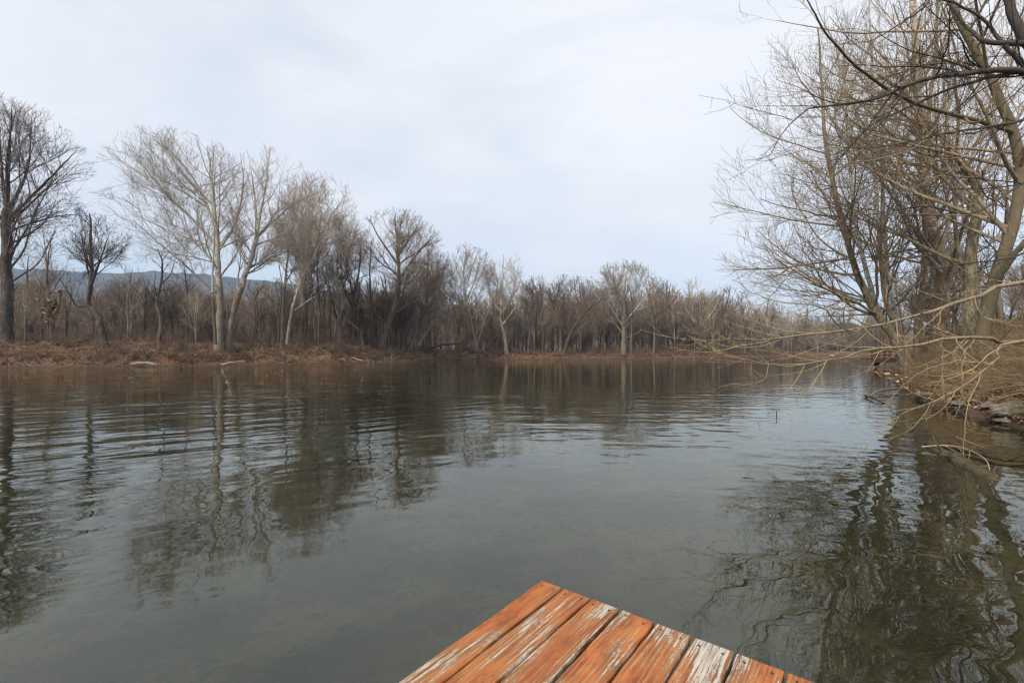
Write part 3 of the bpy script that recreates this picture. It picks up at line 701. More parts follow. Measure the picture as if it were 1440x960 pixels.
v, q = tubes(P, Rr, 3); b.add(v, q, np.repeat((np.arange(len(P)) % 3 == 0).astype(int), 4 * 3))
o = b.build('bank_brush', [MT['brush'], MT['brush_tan']]); tag(o, 'tangled brown brush and dry stems covering the far bank', 'brush', kind='stuff')

# ------------------------------------------------------------------ right bank: trees
def near_tree(name, label, Y, stems_px, env, style, seed, basexy=None, **kw):
    s0 = stems_px[0][0][0]
    b = base_at(s0[0], Y)
    stems = []
    for pts, r0, r1 in stems_px:
        c = []
        for p in pts:
            dY = p[2] if len(p) > 2 else 0.0
            w = px(p[0], p[1], Y + dY) - b; c.append(w)
        if c[0][2] < 1.2: c[0] = np.array([c[0][0], c[0][1], -0.5])
        stems.append((c, r0, r1))
    return make_tree(name, label, b, stems, env, style, seed, **kw)
GR = 'bare trees leaning over the right bank'
fine = dict(rmin=0.0085, size=0.62)
bY = 24
near_tree('sycamore_tree', 'thick brown trunk turning white above, tallest in the clump on the right bank', bY,
          [([(1318, 500), (1324, 430), (1326, 390), (1316, 340), (1303, 280), (1296, 200), (1290, 100), (1284, 0), (1280, -120)], 0.34, 0.10)],
          ((0, 0, 11), (8.5, 7, 11)), 'bank', 41, group=GR, dens=0.62, sides=14, l1=dict(ang=(60, 12), bias=(-.25, 0, 0)), **fine)
near_tree('bare_tree', 'slanting brown trunk leaning furthest left from the clump on the right bank', bY - 0.5,
          [([(1283, 505), (1258, 478), (1232, 440), (1208, 390), (1190, 335), (1172, 260), (1160, 190), (1155, 120), (1150, 40)], 0.21, 0.03)],
          ((-4.2, 0, 9.5), (5.9, 5.5, 10.8)), 'olive', 42, group=GR, dens=0.82, sides=12, l1=dict(ang=(62, 14), bias=(-.25, 0, -.05), tr=(0.22, .98)), **fine)
near_tree('sycamore_tree', 'thin leaning trunk with peeling white bark in the right bank clump', bY + 0.8,
          [([(1280, 503), (1250, 465), (1232, 430), (1220, 385), (1206, 330), (1196, 250), (1190, 160), (1186, 60)], 0.16, 0.03)],
          ((-2.8, 0, 9), (4.5, 5, 9)), 'white', 43, group=GR, dens=0.6, sides=12, l1=dict(ang=(60, 14)), **fine)
near_tree('bare_tree', 'slim brown trunk just right of the peeling white one on the right bank', bY + 0.3,
          [([(1288, 503), (1266, 470), (1246, 425), (1240, 370), (1234, 300), (1228, 200), (1226, 90), (1222, -20)], 0.15, 0.03)],
          ((-2.0, 0, 9), (4.5, 5, 10)), 'bank', 44, group=GR, dens=0.6, sides=12, l1=dict(ang=(58, 14)), **fine)
near_tree('sycamore_tree', 'pale slender stem rising behind the slim brown trunk on the right bank', bY + 3,
          [([(1276, 500), (1262, 450), (1250, 400), (1244, 330), (1240, 230), (1240, 120), (1236, 0)], 0.16, 0.03)],
          ((-1.0, 0, 10), (5, 5, 11)), 'white', 45, group=GR, dens=0.5, sides=10, l1=dict(ang=(58, 14)), **fine)
near_tree('bare_tree', 'straight brown trunk close against the left of the thick white-topped one', bY + 1.2,
          [([(1292, 502), (1292, 450), (1298, 400), (1302, 340), (1300, 260), (1306, 170), (1316, 60), (1320, -60)], 0.20, 0.04)],
          ((0, 0, 10.5), (5.5, 5.5, 10.5)), 'olive', 46, group=GR, dens=0.48, sides=12, l1=dict(ang=(60, 14)), **fine)
near_tree('bare_tree', 'olive-barked tree whose crooked stem bends left high up, right of the thickest trunk', 19.5,
          [([(1366, 500), (1364, 440), (1366, 400), (1366, 360), (1374, 300), (1374, 265), (1356, 232), (1330, 200), (1302, 170), (1270, 130), (1235, 105)], 0.26, 0.05),
           ([(1362, 425, 0), (1352, 380, .5), (1345, 330, 1), (1340, 250, 1), (1330, 150, 1), (1322, 40, 1)], 0.13, 0.03)],
          ((-1, 0, 8), (6.5, 5, 9)), 'olive', 47, group=GR, dens=0.58, sides=14, rmin=0.0065, size=0.62, l1=dict(ang=(58, 14), bias=(-.2, 0, 0)))
near_tree('bare_tree', 'smooth olive tree arching up into the top right corner with one long leftward bough', 17,
          [([(1378, 500), (1384, 450), (1396, 405), (1412, 355), (1428, 300), (1434, 245), (1428, 190), (1400, 130), (1372, 75), (1352, 35), (1325, -30), (1310, -120)], 0.23, 0.07),
           ([(1396, 405, 0), (1418, 370, -.5), (1445, 335, -1), (1480, 300, -1.5)], 0.16, 0.06),
           ([(1424, 186, 0), (1375, 170, -.8), (1318, 155, -1.6), (1262, 133, -2.4), (1205, 95, -3.2), (1160, 45, -4), (1130, -10, -4.6)], 0.10, 0.015),
           ([(1370, 92, 0), (1350, 88, -.5), (1300, 92, -1), (1245, 108, -1.6), (1180, 115, -2)], 0.06, 0.012)],
          ((-2.5, -1, 9), (8.5, 5, 9)), 'olive', 48, group=GR, dens=0.6, sides=16, rmin=0.006, size=0.6, l1=dict(ang=(58, 14), bias=(-.15, 0, 0)))

# two trees rooted outside the frame whose boughs hang into it
def hanging(name, label, base, trunk, boughs, barkm, twigm, seed, group, rmin, dens=1.0, thick=0.02, up=(0, 0, 0), droop=0.0, l1=None, gang=48):
    rng = np.random.default_rng(seed)
    root = empty(name, tuple(base)); tag(root, label, 'tree', group)
    base = np.asarray(base, float)
    tb = MB(); P = path([np.asarray(p, float) - base for p in trunk], 24); Rt = np.linspace(trunk_r[0], trunk_r[1], 24)
    v, q = tubes(P[None], Rt[None], 16); tb.add(v, q); tb.build('trunk', [barkm], root)
    b = MB(); Ps, Rs = [], []
    for pts, r0, r1 in boughs:
        P = path([np.asarray(p, float) - base for p in pts], 20); P[1:-1] += rng.normal(size=(18, 3)) * 0.012
        Rr = r1 + (r0 - r1) * (1 - np.linspace(0, 1, 20)) ** 1.5
        v, q = tubes(P[None], Rr[None], 8); b.add(v, q, 0); Ps.append(P); Rs.append(Rr)
    Ps, Rs = np.stack(Ps), np.stack(Rs)
    a = dict(per_len=1.9 * dens, tr=(0.08, 1), ang=(gang, 12), lf=0.34, k=9, rf=0.6, rmin=rmin, up=up[0], bend=droop, wob=0.10, lmax=2.4, lmin=.2, slim=.006)
    if l1: a.update(l1)
    P1, R1 = spawn(rng, Ps, Rs, **a)
    P2, R2 = spawn(rng, P1, R1, 3.6 * dens, tr=(.1, 1), ang=(42, 13), lf=.42, k=6, rf=.75, rmin=rmin * .8, up=up[1], bend=droop, wob=.12, lmin=.08, slim=.004)
    P3, R3 = spawn(rng, P2, R2, 4.5 * dens, tr=(.1, 1), ang=(42, 13), lf=.5, k=4, rf=.8, rmin=rmin * .65, up=up[2], bend=droop, wob=.14, lmin=.05, slim=.003)
    for P, Rr, S in ((P1, R1, 5), (P2, R2, 4), (P3, R3, 3)):
        if len(P) == 0: continue
        v, q = tubes(P, Rr, S); b.add(v, q, np.where(np.repeat(Rr[:, 0] > thick, (P.shape[1] - 1) * S), 0, 1))
    b.build('crown', [barkm, twigm], root)
    return root
GH = 'trees rooted right of the frame with boughs reaching in'
trunk_r = (0.32, 0.14)
bx = (15.5, 10.5); tb0 = (bx[0], bx[1], Hs(*bx) - 0.4)
def g(x, y, Y): return px(x, y, Y)
hanging('overhanging_tree', 'low golden-twigged boughs hanging over the water from the right', tb0,
        [tb0, (15.3, 10.3, 3.5), (15.5, 10.2, 6), (16, 10.4, 9)],
        [([(15.3, 10.3, 3.3), g(1440, 396, 10.0), g(1370, 418, 9.6), g(1300, 441, 9.2), g(1230, 458, 8.8), g(1170, 466, 8.5), g(1110, 474, 8.2), g(1050, 478, 7.9), g(1010, 472, 7.7), g(990, 450, 7.6)], 0.055, 0.006),
         ([(15.3, 10.3, 2.6), g(1440, 481, 9.6), g(1390, 475, 9.3), g(1340, 475, 9.0), g(1280, 486, 8.7), g(1220, 492, 8.4), g(1170, 505, 8.2), g(1115, 515, 8.0), g(1060, 508, 7.8), g(1015, 495, 7.7)], 0.050, 0.005),
         ([(15.3, 10.3, 2.5), g(1440, 478, 8.2), g(1400, 505, 8.0), g(1360, 540, 7.8), g(1320, 560, 7.7), g(1280, 578, 7.6), g(1250, 594, 7.5)], 0.030, 0.004),
         ([g(1225, 459, 8.8), g(1190, 464, 8.5), g(1165, 440, 8.2), g(1140, 428, 8.0), g(1095, 425, 7.8), g(1060, 412, 7.6), g(1030, 393, 7.5)], 0.018, 0.004),
         ([g(1370, 477, 9.2), g(1356, 500, 9.1), g(1352, 540, 9.0), g(1350, 570, 8.9), g(1338, 590, 8.8)], 0.014, 0.004),
         ([g(1322, 440, 9.3), g(1322, 470, 9.2), g(1326, 520, 9.1), g(1328, 560, 9.0), g(1336, 588, 8.9)], 0.013, 0.004),
         ([g(1395, 511, 8.0), g(1350, 508, 8.2), g(1300, 520, 8.3), g(1262, 550, 8.3), g(1250, 575, 8.3)], 0.013, 0.003),
         ([g(1330, 430, 9.2), g(1290, 470, 9.0), g(1240, 510, 8.8), g(1190, 530, 8.6), g(1120, 532, 8.5)], 0.011, 0.003)],
        MT['bark_over'], MT['twig_gold'], 61, GH, 0.0042, dens=0.8, thick=0.012, up=(-.05, 0.05, .08), droop=0.07, gang=36, l1=dict(lf=.28, lmax=1.7, bias=(-.25, 0, 0), rf=.45))
trunk_r = (0.34, 0.16)
bx2 = (17.5, 12.5); tb1 = (bx2[0], bx2[1], Hs(*bx2) - 0.4)
hanging('overhanging_tree', 'nearly black boughs crossing the top right corner', tb1,
        [tb1, (17.2, 12.2, 5), g(1490, 160, 12), g(1485, 60, 12), g(1500, -100, 12)],
        [([g(1475, 118, 12), g(1440, 101, 11.8), g(1395, 99, 11.5), g(1340, 107, 11.0), g(1285, 116, 10.6), g(1235, 138, 10.3), g(1185, 148, 10), g(1140, 152, 9.7), g(1110, 175, 9.5), g(1085, 215, 9.4)], 0.095, 0.008),
         ([g(1488, 100, 12), g(1445, 60, 12), g(1428, 30, 12), g(1412, -20, 12), g(1400, -80, 12)], 0.13, 0.09),
         ([g(1475, 75, 12), g(1440, 62, 12), g(1395, 60, 12), g(1362, 42, 12.2), g(1335, 5, 12.4), g(1310, -30, 12.6)], 0.10, 0.02),
         ([g(1460, 110, 12), g(1432, 82, 12), g(1410, 62, 12), g(1385, 30, 12), g(1340, 4, 12), g(1290, -5, 12)], 0.08, 0.02),
         ([g(1470, 95, 12), g(1390, 110, 11.6), g(1330, 128, 11.2), g(1270, 155, 11), g(1220, 180, 10.8), g(1170, 235, 10.6)], 0.06, 0.008),
         ([g(1480, 150, 12), g(1440, 168, 11.5), g(1380, 180, 11), g(1320, 190, 10.6), g(1250, 205, 10.2), g(1190, 208, 10)], 0.05, 0.008),
         ([g(1320, -30, 11), g(1300, 10, 10.8), g(1262, 35, 10.5), g(1225, 58, 10.3), g(1180, 62, 10)], 0.035, 0.006),
         ([g(1480, 235, 12), g(1430, 262, 11.6), g(1370, 300, 11), g(1300, 290, 10.6), g(1230, 300, 10.3), g(1160, 305, 10)], 0.04, 0.006),
         ([g(1480, 330, 12), g(1430, 360, 11.6), g(1350, 372, 11.2), g(1290, 380, 11), g(1200, 395, 10.8)], 0.035, 0.006)],
        MT['bark_black'], MT['twig_black'], 62, GH, 0.0055, dens=1.05, thick=0.03, up=(0, 0.1, .1), droop=0.03, gang=42, l1=dict(bias=(-.25, 0, -.1), lf=.42, lmax=3.2))

# background trees on the right bank behind the clump
rng = np.random.default_rng(33)
GB = 'slender bare trees behind the right bank clump'
for i in range(46):
    x = rng.uniform(1225, 1560); Y = rng.uniform(30, 75) + max(0, 1300 - x) * 0.5
    X = (x - 720) / 640 * Y
    bz = Hs(X, Y)
    k = [0, 2, 4, 5][rng.integers(0, 4)]; o = copy_tree(protos[k])
    s = rng.uniform(0.55, 0.95); o.scale = (s, s, s); o.location = (X, Y, bz); o.rotation_euler = (0, 0, rng.uniform(0, 6.28))
    tag(o, 'slender bare tree standing back from the water behind the right bank clump', 'tree', GB)

# ------------------------------------------------------------------ right bank: brush, leaves, stones
rng = np.random.default_rng(44)
b = MB()
base = bank_points(rng, 1900, 0.9, 8, x0=11.5, x1=30, poly=NEAR, above=False, power=1.0)
h = rng.uniform(0.25, 1.2, len(base)) * np.interp(base[:, 1], [0, 10, 16, 40], [.7, .9, 1.1, 1.4])
P, Rr = bez_stems(rng, base, h, 16, 0.8, 6, (0.0075, 0.003), 0.22)
v, q = tubes(P, Rr, 3); b.add(v, q, 0)
P2, R2 = spawn(rng, P[::2], Rr[::2], 2.2, lf=0.6, k=4, rmin=0.003, ang=(50, 15), bend=-.1); v, q = tubes(P2, R2, 3); b.add(v, q, 1)
base = bank_points(rng, 420, 0.8, 9, x0=11, x1=30, poly=NEAR, above=False)
h = rng.uniform(0.8, 2.2, len(base)); P, Rr = bez_stems(rng, base, h, 6, 1.6, 8, (0.010, 0.004), 0.4)
v, q = tubes(P, Rr, 4); b.add(v, q, 0)
base = bank_points(rng, 900, 3.0, 22, x0=13, x1=48, poly=NEAR, above=False, power=1.0)
h = rng.uniform(0.8, 2.6, len(base)); P, Rr = bez_stems(rng, base, h, 14, 0.7, 5, (0.014, 0.005), 0.12)
v, q = tubes(P, Rr, 3); b.add(v, q, 1)
P2, R2 = spawn(rng, P, Rr, 1.6, lf=0.6, k=4, rmin=0.005, ang=(50, 15), bend=-.05); v, q = tubes(P2, R2, 3); b.add(v, q, 0)
base = bank_points(rng, 1500, 0.45, 5.0, x0=12.0, x1=26, poly=NEAR, above=False, power=1.0)
h = rng.uniform(0.5, 1.7, len(base)); P, Rr = bez_stems(rng, base, h, 10, 0.8, 6, (0.008, 0.0035), 0.25)
v, q = tubes(P, Rr, 3); b.add(v, q, 0)
o = b.build('dry_undergrowth', [MT['brush_tan'], MT['brush']]); tag(o, 'tangle of dry vines and weeds covering the right bank', 'undergrowth', kind='stuff')

def leaves(rng, pts, size, nm, lift=0.02, mats=(0, 1, 2, 3), pm=(.35, .3, .25, .1)):
    n = len(pts); a = rng.uniform(0, 6.28, n); s = size * rng.uniform(.6, 1.3, n)
    tilt = rng.normal(0, .45, (n, 2)); curl = rng.uniform(.1, .5, n)
    loc = np.array([(0, -1, 0), (.7, -.25, .5), (.55, .5, .35), (0, 1, .15), (-.55, .5, .35), (-.7, -.25, .5)])
    V = np.repeat(loc[None], n, 0) * s[:, None, None]; V[:, :, 2] *= curl[:, None]
    V[:, :, 2] += V[:, :, 0] * tilt[:, :1] + V[:, :, 1] * tilt[:, 1:]
    c, si = np.cos(a)[:, None], np.sin(a)[:, None]
    X = V[:, :, 0] * c - V[:, :, 1] * si; Y = V[:, :, 0] * si + V[:, :, 1] * c
    V = np.stack([X, Y, V[:, :, 2] + lift + rng.uniform(0, .03, n)[:, None]], -1) + pts[:, None, :]
    idx = np.arange(n * 6).reshape(n, 6)
    q = np.concatenate([idx[:, [0, 1, 2, 3]], idx[:, [0, 3, 4, 5]]])
    m = rng.choice(mats, n, p=pm); nm.add(V.reshape(-1, 3), q, np.concatenate([m, m]))
lm = MB(); pts = bank_points(rng, 26000, 0.1, 9, x0=10.3, x1=26, poly=NEAR, above=False, power=1.4)
leaves(rng, pts, 0.045, lm, pm=(.38, .17, .33, .12))
o = lm.build('fallen_leaves', [MT['leaf_tan'], MT['leaf_red'], MT['leaf_brown'], MT['leaf_pale']], smooth=False); tag(o, 'fallen tan and russet leaves lying over the right bank', 'leaves', kind='stuff')
lm = MB(); pts = bank_points(rng, 9000, 0.5, 9, x0=-75, x1=60, power=1.3)
leaves(rng, pts, 0.11, lm, lift=.03, pm=(.2, .55, .2, .05))
o = lm.build('leaf_litter', [MT['leaf_tan'], MT['leaf_red'], MT['leaf_brown'], MT['leaf_pale']], smooth=False); tag(o, 'russet leaf litter strewn over the far bank', 'leaves', kind='stuff')

def rock(name, label, loc, size, seed, mat, rz=0, group=None):
    rng = np.random.default_rng(seed); n, m_ = 20, 14
    th = np.linspace(0, 2 * np.pi, n, endpoint=False); ph = np.linspace(-np.pi / 2, np.pi / 2, m_)
    T, Pp = np.meshgrid(th, ph); d = np.stack([np.cos(Pp) * np.cos(T), np.cos(Pp) * np.sin(T), np.sin(Pp)], -1)
    r = np.ones(T.shape)
    for _ in range(9):                       # chip planes off a ball
        nn = norm(rng.normal(size=3)); r = np.minimum(r, rng.uniform(.62, .9) / np.maximum(d @ nn, 0.05))
    r = r * (1 + 0.03 * rng.normal(size=r.shape)); r[:, -1] = r[:, -1]
    V = d * r[..., None] * np.asarray(size); V[0] = V[0].mean(0); V[-1] = V[-1].mean(0)
    idx = np.arange(n * m_).reshape(m_, n)
    q = np.stack([idx[:-1], np.roll(idx[:-1], -1, 1), np.roll(idx[1:], -1, 1), idx[1:]], -1).reshape(-1, 4)
    b = MB(); b.add(V.reshape(-1, 3), q); o = b.build(name, mat, smooth=False); o.location = loc; o.rotation_euler = (0, 0, rz)
    return tag(o, label, 'rock', group)
def rock_mat():
    m, t, b = mat_new('bank_rock'); P = mapped(t, (1, 1, 2.5))
    n = noise_f(t, P, 5, 6, .65); n2 = noise_f(t, P, 1.6, 3)
    c = mixc(t, ramp(t, n, .35, .65), (0.09, .078, .06), (0.27, .24, .19)); c = mixc(t, M2(t, 'MULTIPLY', ramp(t, n2, .5, .62), .6), c, (0.12, .11, .05))
    Lk(t, c, b.inputs['Base Color']); bp = N(t, 'ShaderNodeBump', i_Distance=.02); Lk(t, n, bp.inputs['Height']); Lk(t, bp.outputs[0], b.inputs['Normal'])
    return m
RM = rock_mat(); GK = 'rocks along the right waterline'
for i, (x, y, Y, sz, lab) in enumerate([
    (1428, 574, 12.0, (.55, .4, .24), 'largest grey-brown rock at the right edge of the photo above the waterline'),
    (1352, 578, 14.6, (.42, .3, .13), 'flat mossy rock at the left end of the waterline rocks'),
    (1376, 583, 14.0, (.36, .26, .12), 'pale flat rock second from the left in the waterline row'),
    (1398, 592, 12.9, (.34, .24, .10), 'low dark flat rock in the middle of the waterline row'),
    (1432, 590, 12.0, (.26, .2, .13), 'dark rounded rock tucked under the largest rock'),
    (1412, 600, 11.9, (.30, .2, .07), 'thin flat stone nearly awash before the largest rock'),
    (1300, 558, 17.6, (.3, .25, .12), 'small brown rock beneath the leaves at the foot of the bank clump')]):
    X = (x - 720) / 640 * Y; z = max(Hs(X, Y), 0.0)
    rock('bank_rock', lab, (X, Y, z + sz[2] * .35), sz, 70 + i, RM, rz=i * .9, group=GK)

# ------------------------------------------------------------------ logs, sticks, snag, small landing
def stick(name, label, pts, r0, r1, mat, cat='branch', forks=0, seed=0, group=None, sides=8, ff=.5):
    rng = np.random.default_rng(seed); base = np.asarray(pts[0], float)
    P = path([np.asarray(p, float) - base for p in pts], 16); P[1:-1] += rng.normal(size=(14, 3)) * r0 * .12
    Rr = np.linspace(r0, r1, 16) * rng.uniform(.93, 1.07, 16); Rr[-1] *= .5
    b = MB(); v, q = tubes(P[None], Rr[None], sides); b.add(v, q)
    b.add(np.vstack([v[:sides]]), [list(range(sides))])
    if forks:
        Q, RQ = spawn(rng, P[None], Rr[None], forks / np.linalg.norm(P[-1] - P[0]), lf=ff, k=5, rf=.5, rmin=r1 * .5, ang=(42, 12), wob=.15, lmin=.05)
        if len(Q): v, q = tubes(Q, RQ, 5); b.add(v, q)
        if len(Q):
            Q2, RQ2 = spawn(rng, Q, RQ, 2.5, lf=.5, k=4, rf=.6, rmin=r1 * .35, ang=(42, 12), wob=.15, lmin=.05)
            if len(Q2): v, q = tubes(Q2, RQ2, 3); b.add(v, q)
    o = b.build(name, mat); o.location = base
    return tag(o, label, cat, group)
W = lambda x, y, dz=0.0: (lambda Y: np.array([(x - 720) / 640 * Y, Y, dz]))((CAM_H - dz) * 640 / (y - 493))
stick('sunken_log', 'mossy log lying half sunk in the shallows by the right bank', [W(1455, 735, -.36), W(1400, 690, -.16), W(1360, 658, -.05), W(1322, 634, .0), W(1300, 622, .0)], .19, .06, MT['wood_wet'], 'log', 2.5, 81, sides=16, ff=.3)
stick('stranded_branch', 'pale bent branch resting on the half-sunk log', [W(1296, 628, .05), W(1330, 626, .10), W(1362, 632, .12), W(1386, 646, .07), W(1392, 662, .0)], .014, .005, MT['wood_grey'], forks=7, seed=82)
stick('stranded_branch', 'short tan straw-like branch lying crosswise over the middle of the half-sunk log', [W(1322, 640, .03), W(1345, 642, .08), W(1372, 652, .05)], .011, .005, MT['bark_over'], forks=8, seed=94)
stick('stranded_branch', 'long dark branch lying just above the water behind the half-sunk log', [W(1325, 628, .04), W(1370, 637, .05), W(1410, 646, .05), W(1450, 648, .04)], .03, .02, MT['wood_wet'], forks=2, seed=83)
stick('stranded_branch', 'thin pale stick pointing right above the half-sunk log', [W(1345, 614, .04), W(1365, 622, .06), W(1385, 630, .04)], .013, .006, MT['wood_grey'], seed=84)
stick('stranded_branch', 'forked grey branch reaching left over the water from the foot of the bank', [px(1262, 546, 21) + [0, 0, 0], px(1240, 548, 20), px(1225, 555, 19), px(1217, 558, 18.6)], .05, .025, MT['wood_grey'], forks=5, seed=85)
stick('stranded_branch', 'dark branch dipping into the water under the forked grey one', [px(1217, 556, 18.7), W(1232, 562, .08), W(1250, 570, -.05)], .03, .02, MT['wood_wet'], forks=3, seed=86)
stick('driftwood_log', 'pale driftwood log at the waterline of the far bank on the left', [px(186, 512, 53.6), px(203, 510, 53.2), px(222, 513, 53.0)], .20, .13, MT['bark_over'], 'log', 0, 87)
stick('driftwood_branch', 'pale stick slanting into the water from the far bank, right of the driftwood log', [px(311, 513, 57.2), px(328, 509, 58), px(345, 507, 59)], .10, .05, MT['wood_grey'], 'branch', 1, 88)
stick('driftwood_branch', 'pale stick lying on the far shore below the curved dark trees', [px(496, 503, 71), px(503, 505, 70.4), px(511, 507, 70)], .10, .05, MT['wood_grey'], 'branch', 0, 89)
stick('fallen_trunk', 'dark fallen trunk arching low over the far shore in the middle', [px(596, 494, 93), px(610, 488, 93), px(625, 484, 94), px(645, 483, 95), px(655, 476, 96)], .34, .12, MT['bark_dark'], 'log', 4, 90, ff=.4)
stick('leaning_snag', 'pale dead stem leaning right in front of the many-stemmed dark tree', [px(588, 486, 90), px(600, 466, 90), px(612, 450, 90), px(622, 438, 90)], .22, .10, MT['wood_grey'], 'snag', 3, 91, ff=.5)
stick('upright_twig', 'little dark twig poking up out of the open water', [W(1092, 581, -.02), W(1092, 578, .03), W(1092.4, 581, .14)], .014, .009, MT['wood_wet'], 'twig', 0, 92)
stick('upright_twig', 'faint thin twig leaning in the water, left of the little dark twig', [W(1066, 594, -.02), W(1066, 592, .02), W(1069, 594, .10)], .006, .003, MT['wood_wet'], 'twig', 1, 93)

# pale broken snag with tan dead leaves
sn = empty('broken_snag', tuple(px(72, 470, 57))); tag(sn, 'pale curved broken stem with tan leaf tufts on the left far bank', 'snag')
bq = px(72, 470, 57)
P = path([px(72, 476, 57) - bq, px(71, 456, 57) - bq, px(75, 443, 57) - bq, px(82, 431, 57) - bq, px(84, 411, 57) - bq], 18)
b = MB(); v, q = tubes(P[None], np.interp(np.linspace(0, 1, 18), [0, .4, .65, .8, 1], [.06, .08, .20, .16, .10])[None], 10); b.add(v, q); b.build('trunk', [MT['wood_grey']], sn)
b = MB(); rr = np.random.default_rng(9)
for (x, y, n, s) in ((72, 430, 90, .55), (70, 440, 70, .5), (78, 428, 40, .4), (84, 411, 30, .3), (71, 450, 30, .35)):
    leaves(rr, (px(x, y, 57) - bq)[None] + rr.normal(size=(n, 3)) * s * .6, .19, b, pm=(.45, .05, .15, .35))
b.build('foliage', [MT['leaf_tan'], MT['leaf_red'], MT['leaf_brown'], MT['leaf_pale']], sn, smooth=False)

# clumps of dead leaves caught on the golden boughs
def tuft(label, p, n, s, size, seed):
    rr = np.random.default_rng(seed); b = MB(); leaves(rr, rr.normal(size=(n, 3)) * s, size, b, lift=0, pm=(.6, .05, .1, .25))
    o = b.build('dead_leaf_cluster', [MT['leaf_tan'], MT['leaf_red'], MT['leaf_brown'], MT['leaf_pale']], smooth=False); o.location = p
    tag(o, label, 'leaves', 'dead leaves caught on the low boughs')
tuft('largest hanging cluster of golden dead leaves, above the forked grey branch', g(1243, 527, 8.5), 16, .07, .05, 1)
tuft('small tan leaf cluster on the bough, left end near the water', g(1181, 503, 8.1), 6, .035, .03, 2)
tuft('tan leaf cluster at the knot where a thin twig drops from the upper bough', g(1321, 466, 9.1), 8, .05, .04, 3)
tuft('curled dead leaves hanging over the foot of the bank', g(1262, 534, 8.4), 7, .04, .03, 4)

# small rust-brown timber landing further down the right bank
tl = empty('timber_landing', tuple(px(1240, 509, 50))); tag(tl, 'small rust-brown timber landing at the water, down the right bank', 'landing')
tbq = px(1240, 509, 50)
wm = plain('rusty_timber', (0.14, 0.065, 0.042), .35, 3); wd_ = plain('dark_timber', (0.03, .02, .016), .3, 3)
def boxv(c, s, rz=0):
    c = np.asarray(c, float); s = np.asarray(s, float) / 2
    v = np.array([(x, y, z) for z in (-1, 1) for y in (-1, 1) for x in (-1, 1)], float) * s
    a = rz; v = np.stack([v[:, 0] * math.cos(a) - v[:, 1] * math.sin(a), v[:, 0] * math.sin(a) + v[:, 1] * math.cos(a), v[:, 2]], 1) + c
    q = [(0, 2, 3, 1), (4, 5, 7, 6), (0, 1, 5, 4), (2, 6, 7, 3), (0, 4, 6, 2), (1, 3, 7, 5)]
    return v, q
b = MB(); b.add(*boxv((.2, 0, .35), (4.2, 1.6, .16), .1)); b.add(*boxv((.2, -.85, .22), (4.2, .08, .5), .1)); b.build('deck', [wm], tl, smooth=False)
for i in range(6):
    b = MB(); xx = -1.75 + i * .72; b.add(*boxv((xx, -.7 + xx * .1, .82), (.12, .12, .9), .1)); b.build('rail_post', [wm], tl, smooth=False)
b = MB(); b.add(*boxv((.2, -.75, 1.2), (4.2, .10, .14), .1)); b.add(*boxv((.2, -.75, .8), (4.2, .07, .12), .1)); b.build('rail', [wm], tl, smooth=False)
for xx in (-1.0, 1.6):
    b = MB(); b.add(*boxv((xx, -.6, -.5), (.3, .3, 1.5), 0)); b.build('post', [wd_], tl, smooth=False)

# ------------------------------------------------------------------ floating weed
def weed(name, label, x, y, s, seed):
    rr = np.random.default_rng(seed); c = W(x, y, .004); b = MB()
    st, Rs = bez_stems(rr, np.zeros((1, 3)), np.array([s]), 26, 1.8, 4, (.004, .002), 0)
    st[:, :, 2] = np.abs(st[:, :, 2]) * .06; v, q = tubes(st, Rs, 3); b.add(v, q)
    leaves(rr, np.stack([rr.normal(0, s * .35, 22), rr.normal(0, s * .25, 22), np.zeros(22)], 1), s * .16, b, lift=.0, mats=(0, 1), pm=(.6, .4))
    o = b.build(name, [plain('weed_green', (.075, .085, .025), .3, 8), MT['leaf_brown']], smooth=False); o.location = c
    tag(o, label, 'weed', 'bits of floating weed')
weed('floating_weed', 'dark olive tuft of weed floating in the twig reflections at the right', 1172, 706, .10, 1)
for i, (x, y, lab) in enumerate([(1053, 671, 'single thin reed blade floating left of the olive weed tuft'), (1095, 676, 'short thin reed blade floating just right of the longer one')]):
    a = W(x - 8, y, .004); c = W(x + 8, y + 1.5, .004)
    stick('reed_blade', lab, [a, (a + c) / 2 + [0, .02, .004], c], .007, .003, MT['wood_wet'], 'reed', 0, 120 + i)

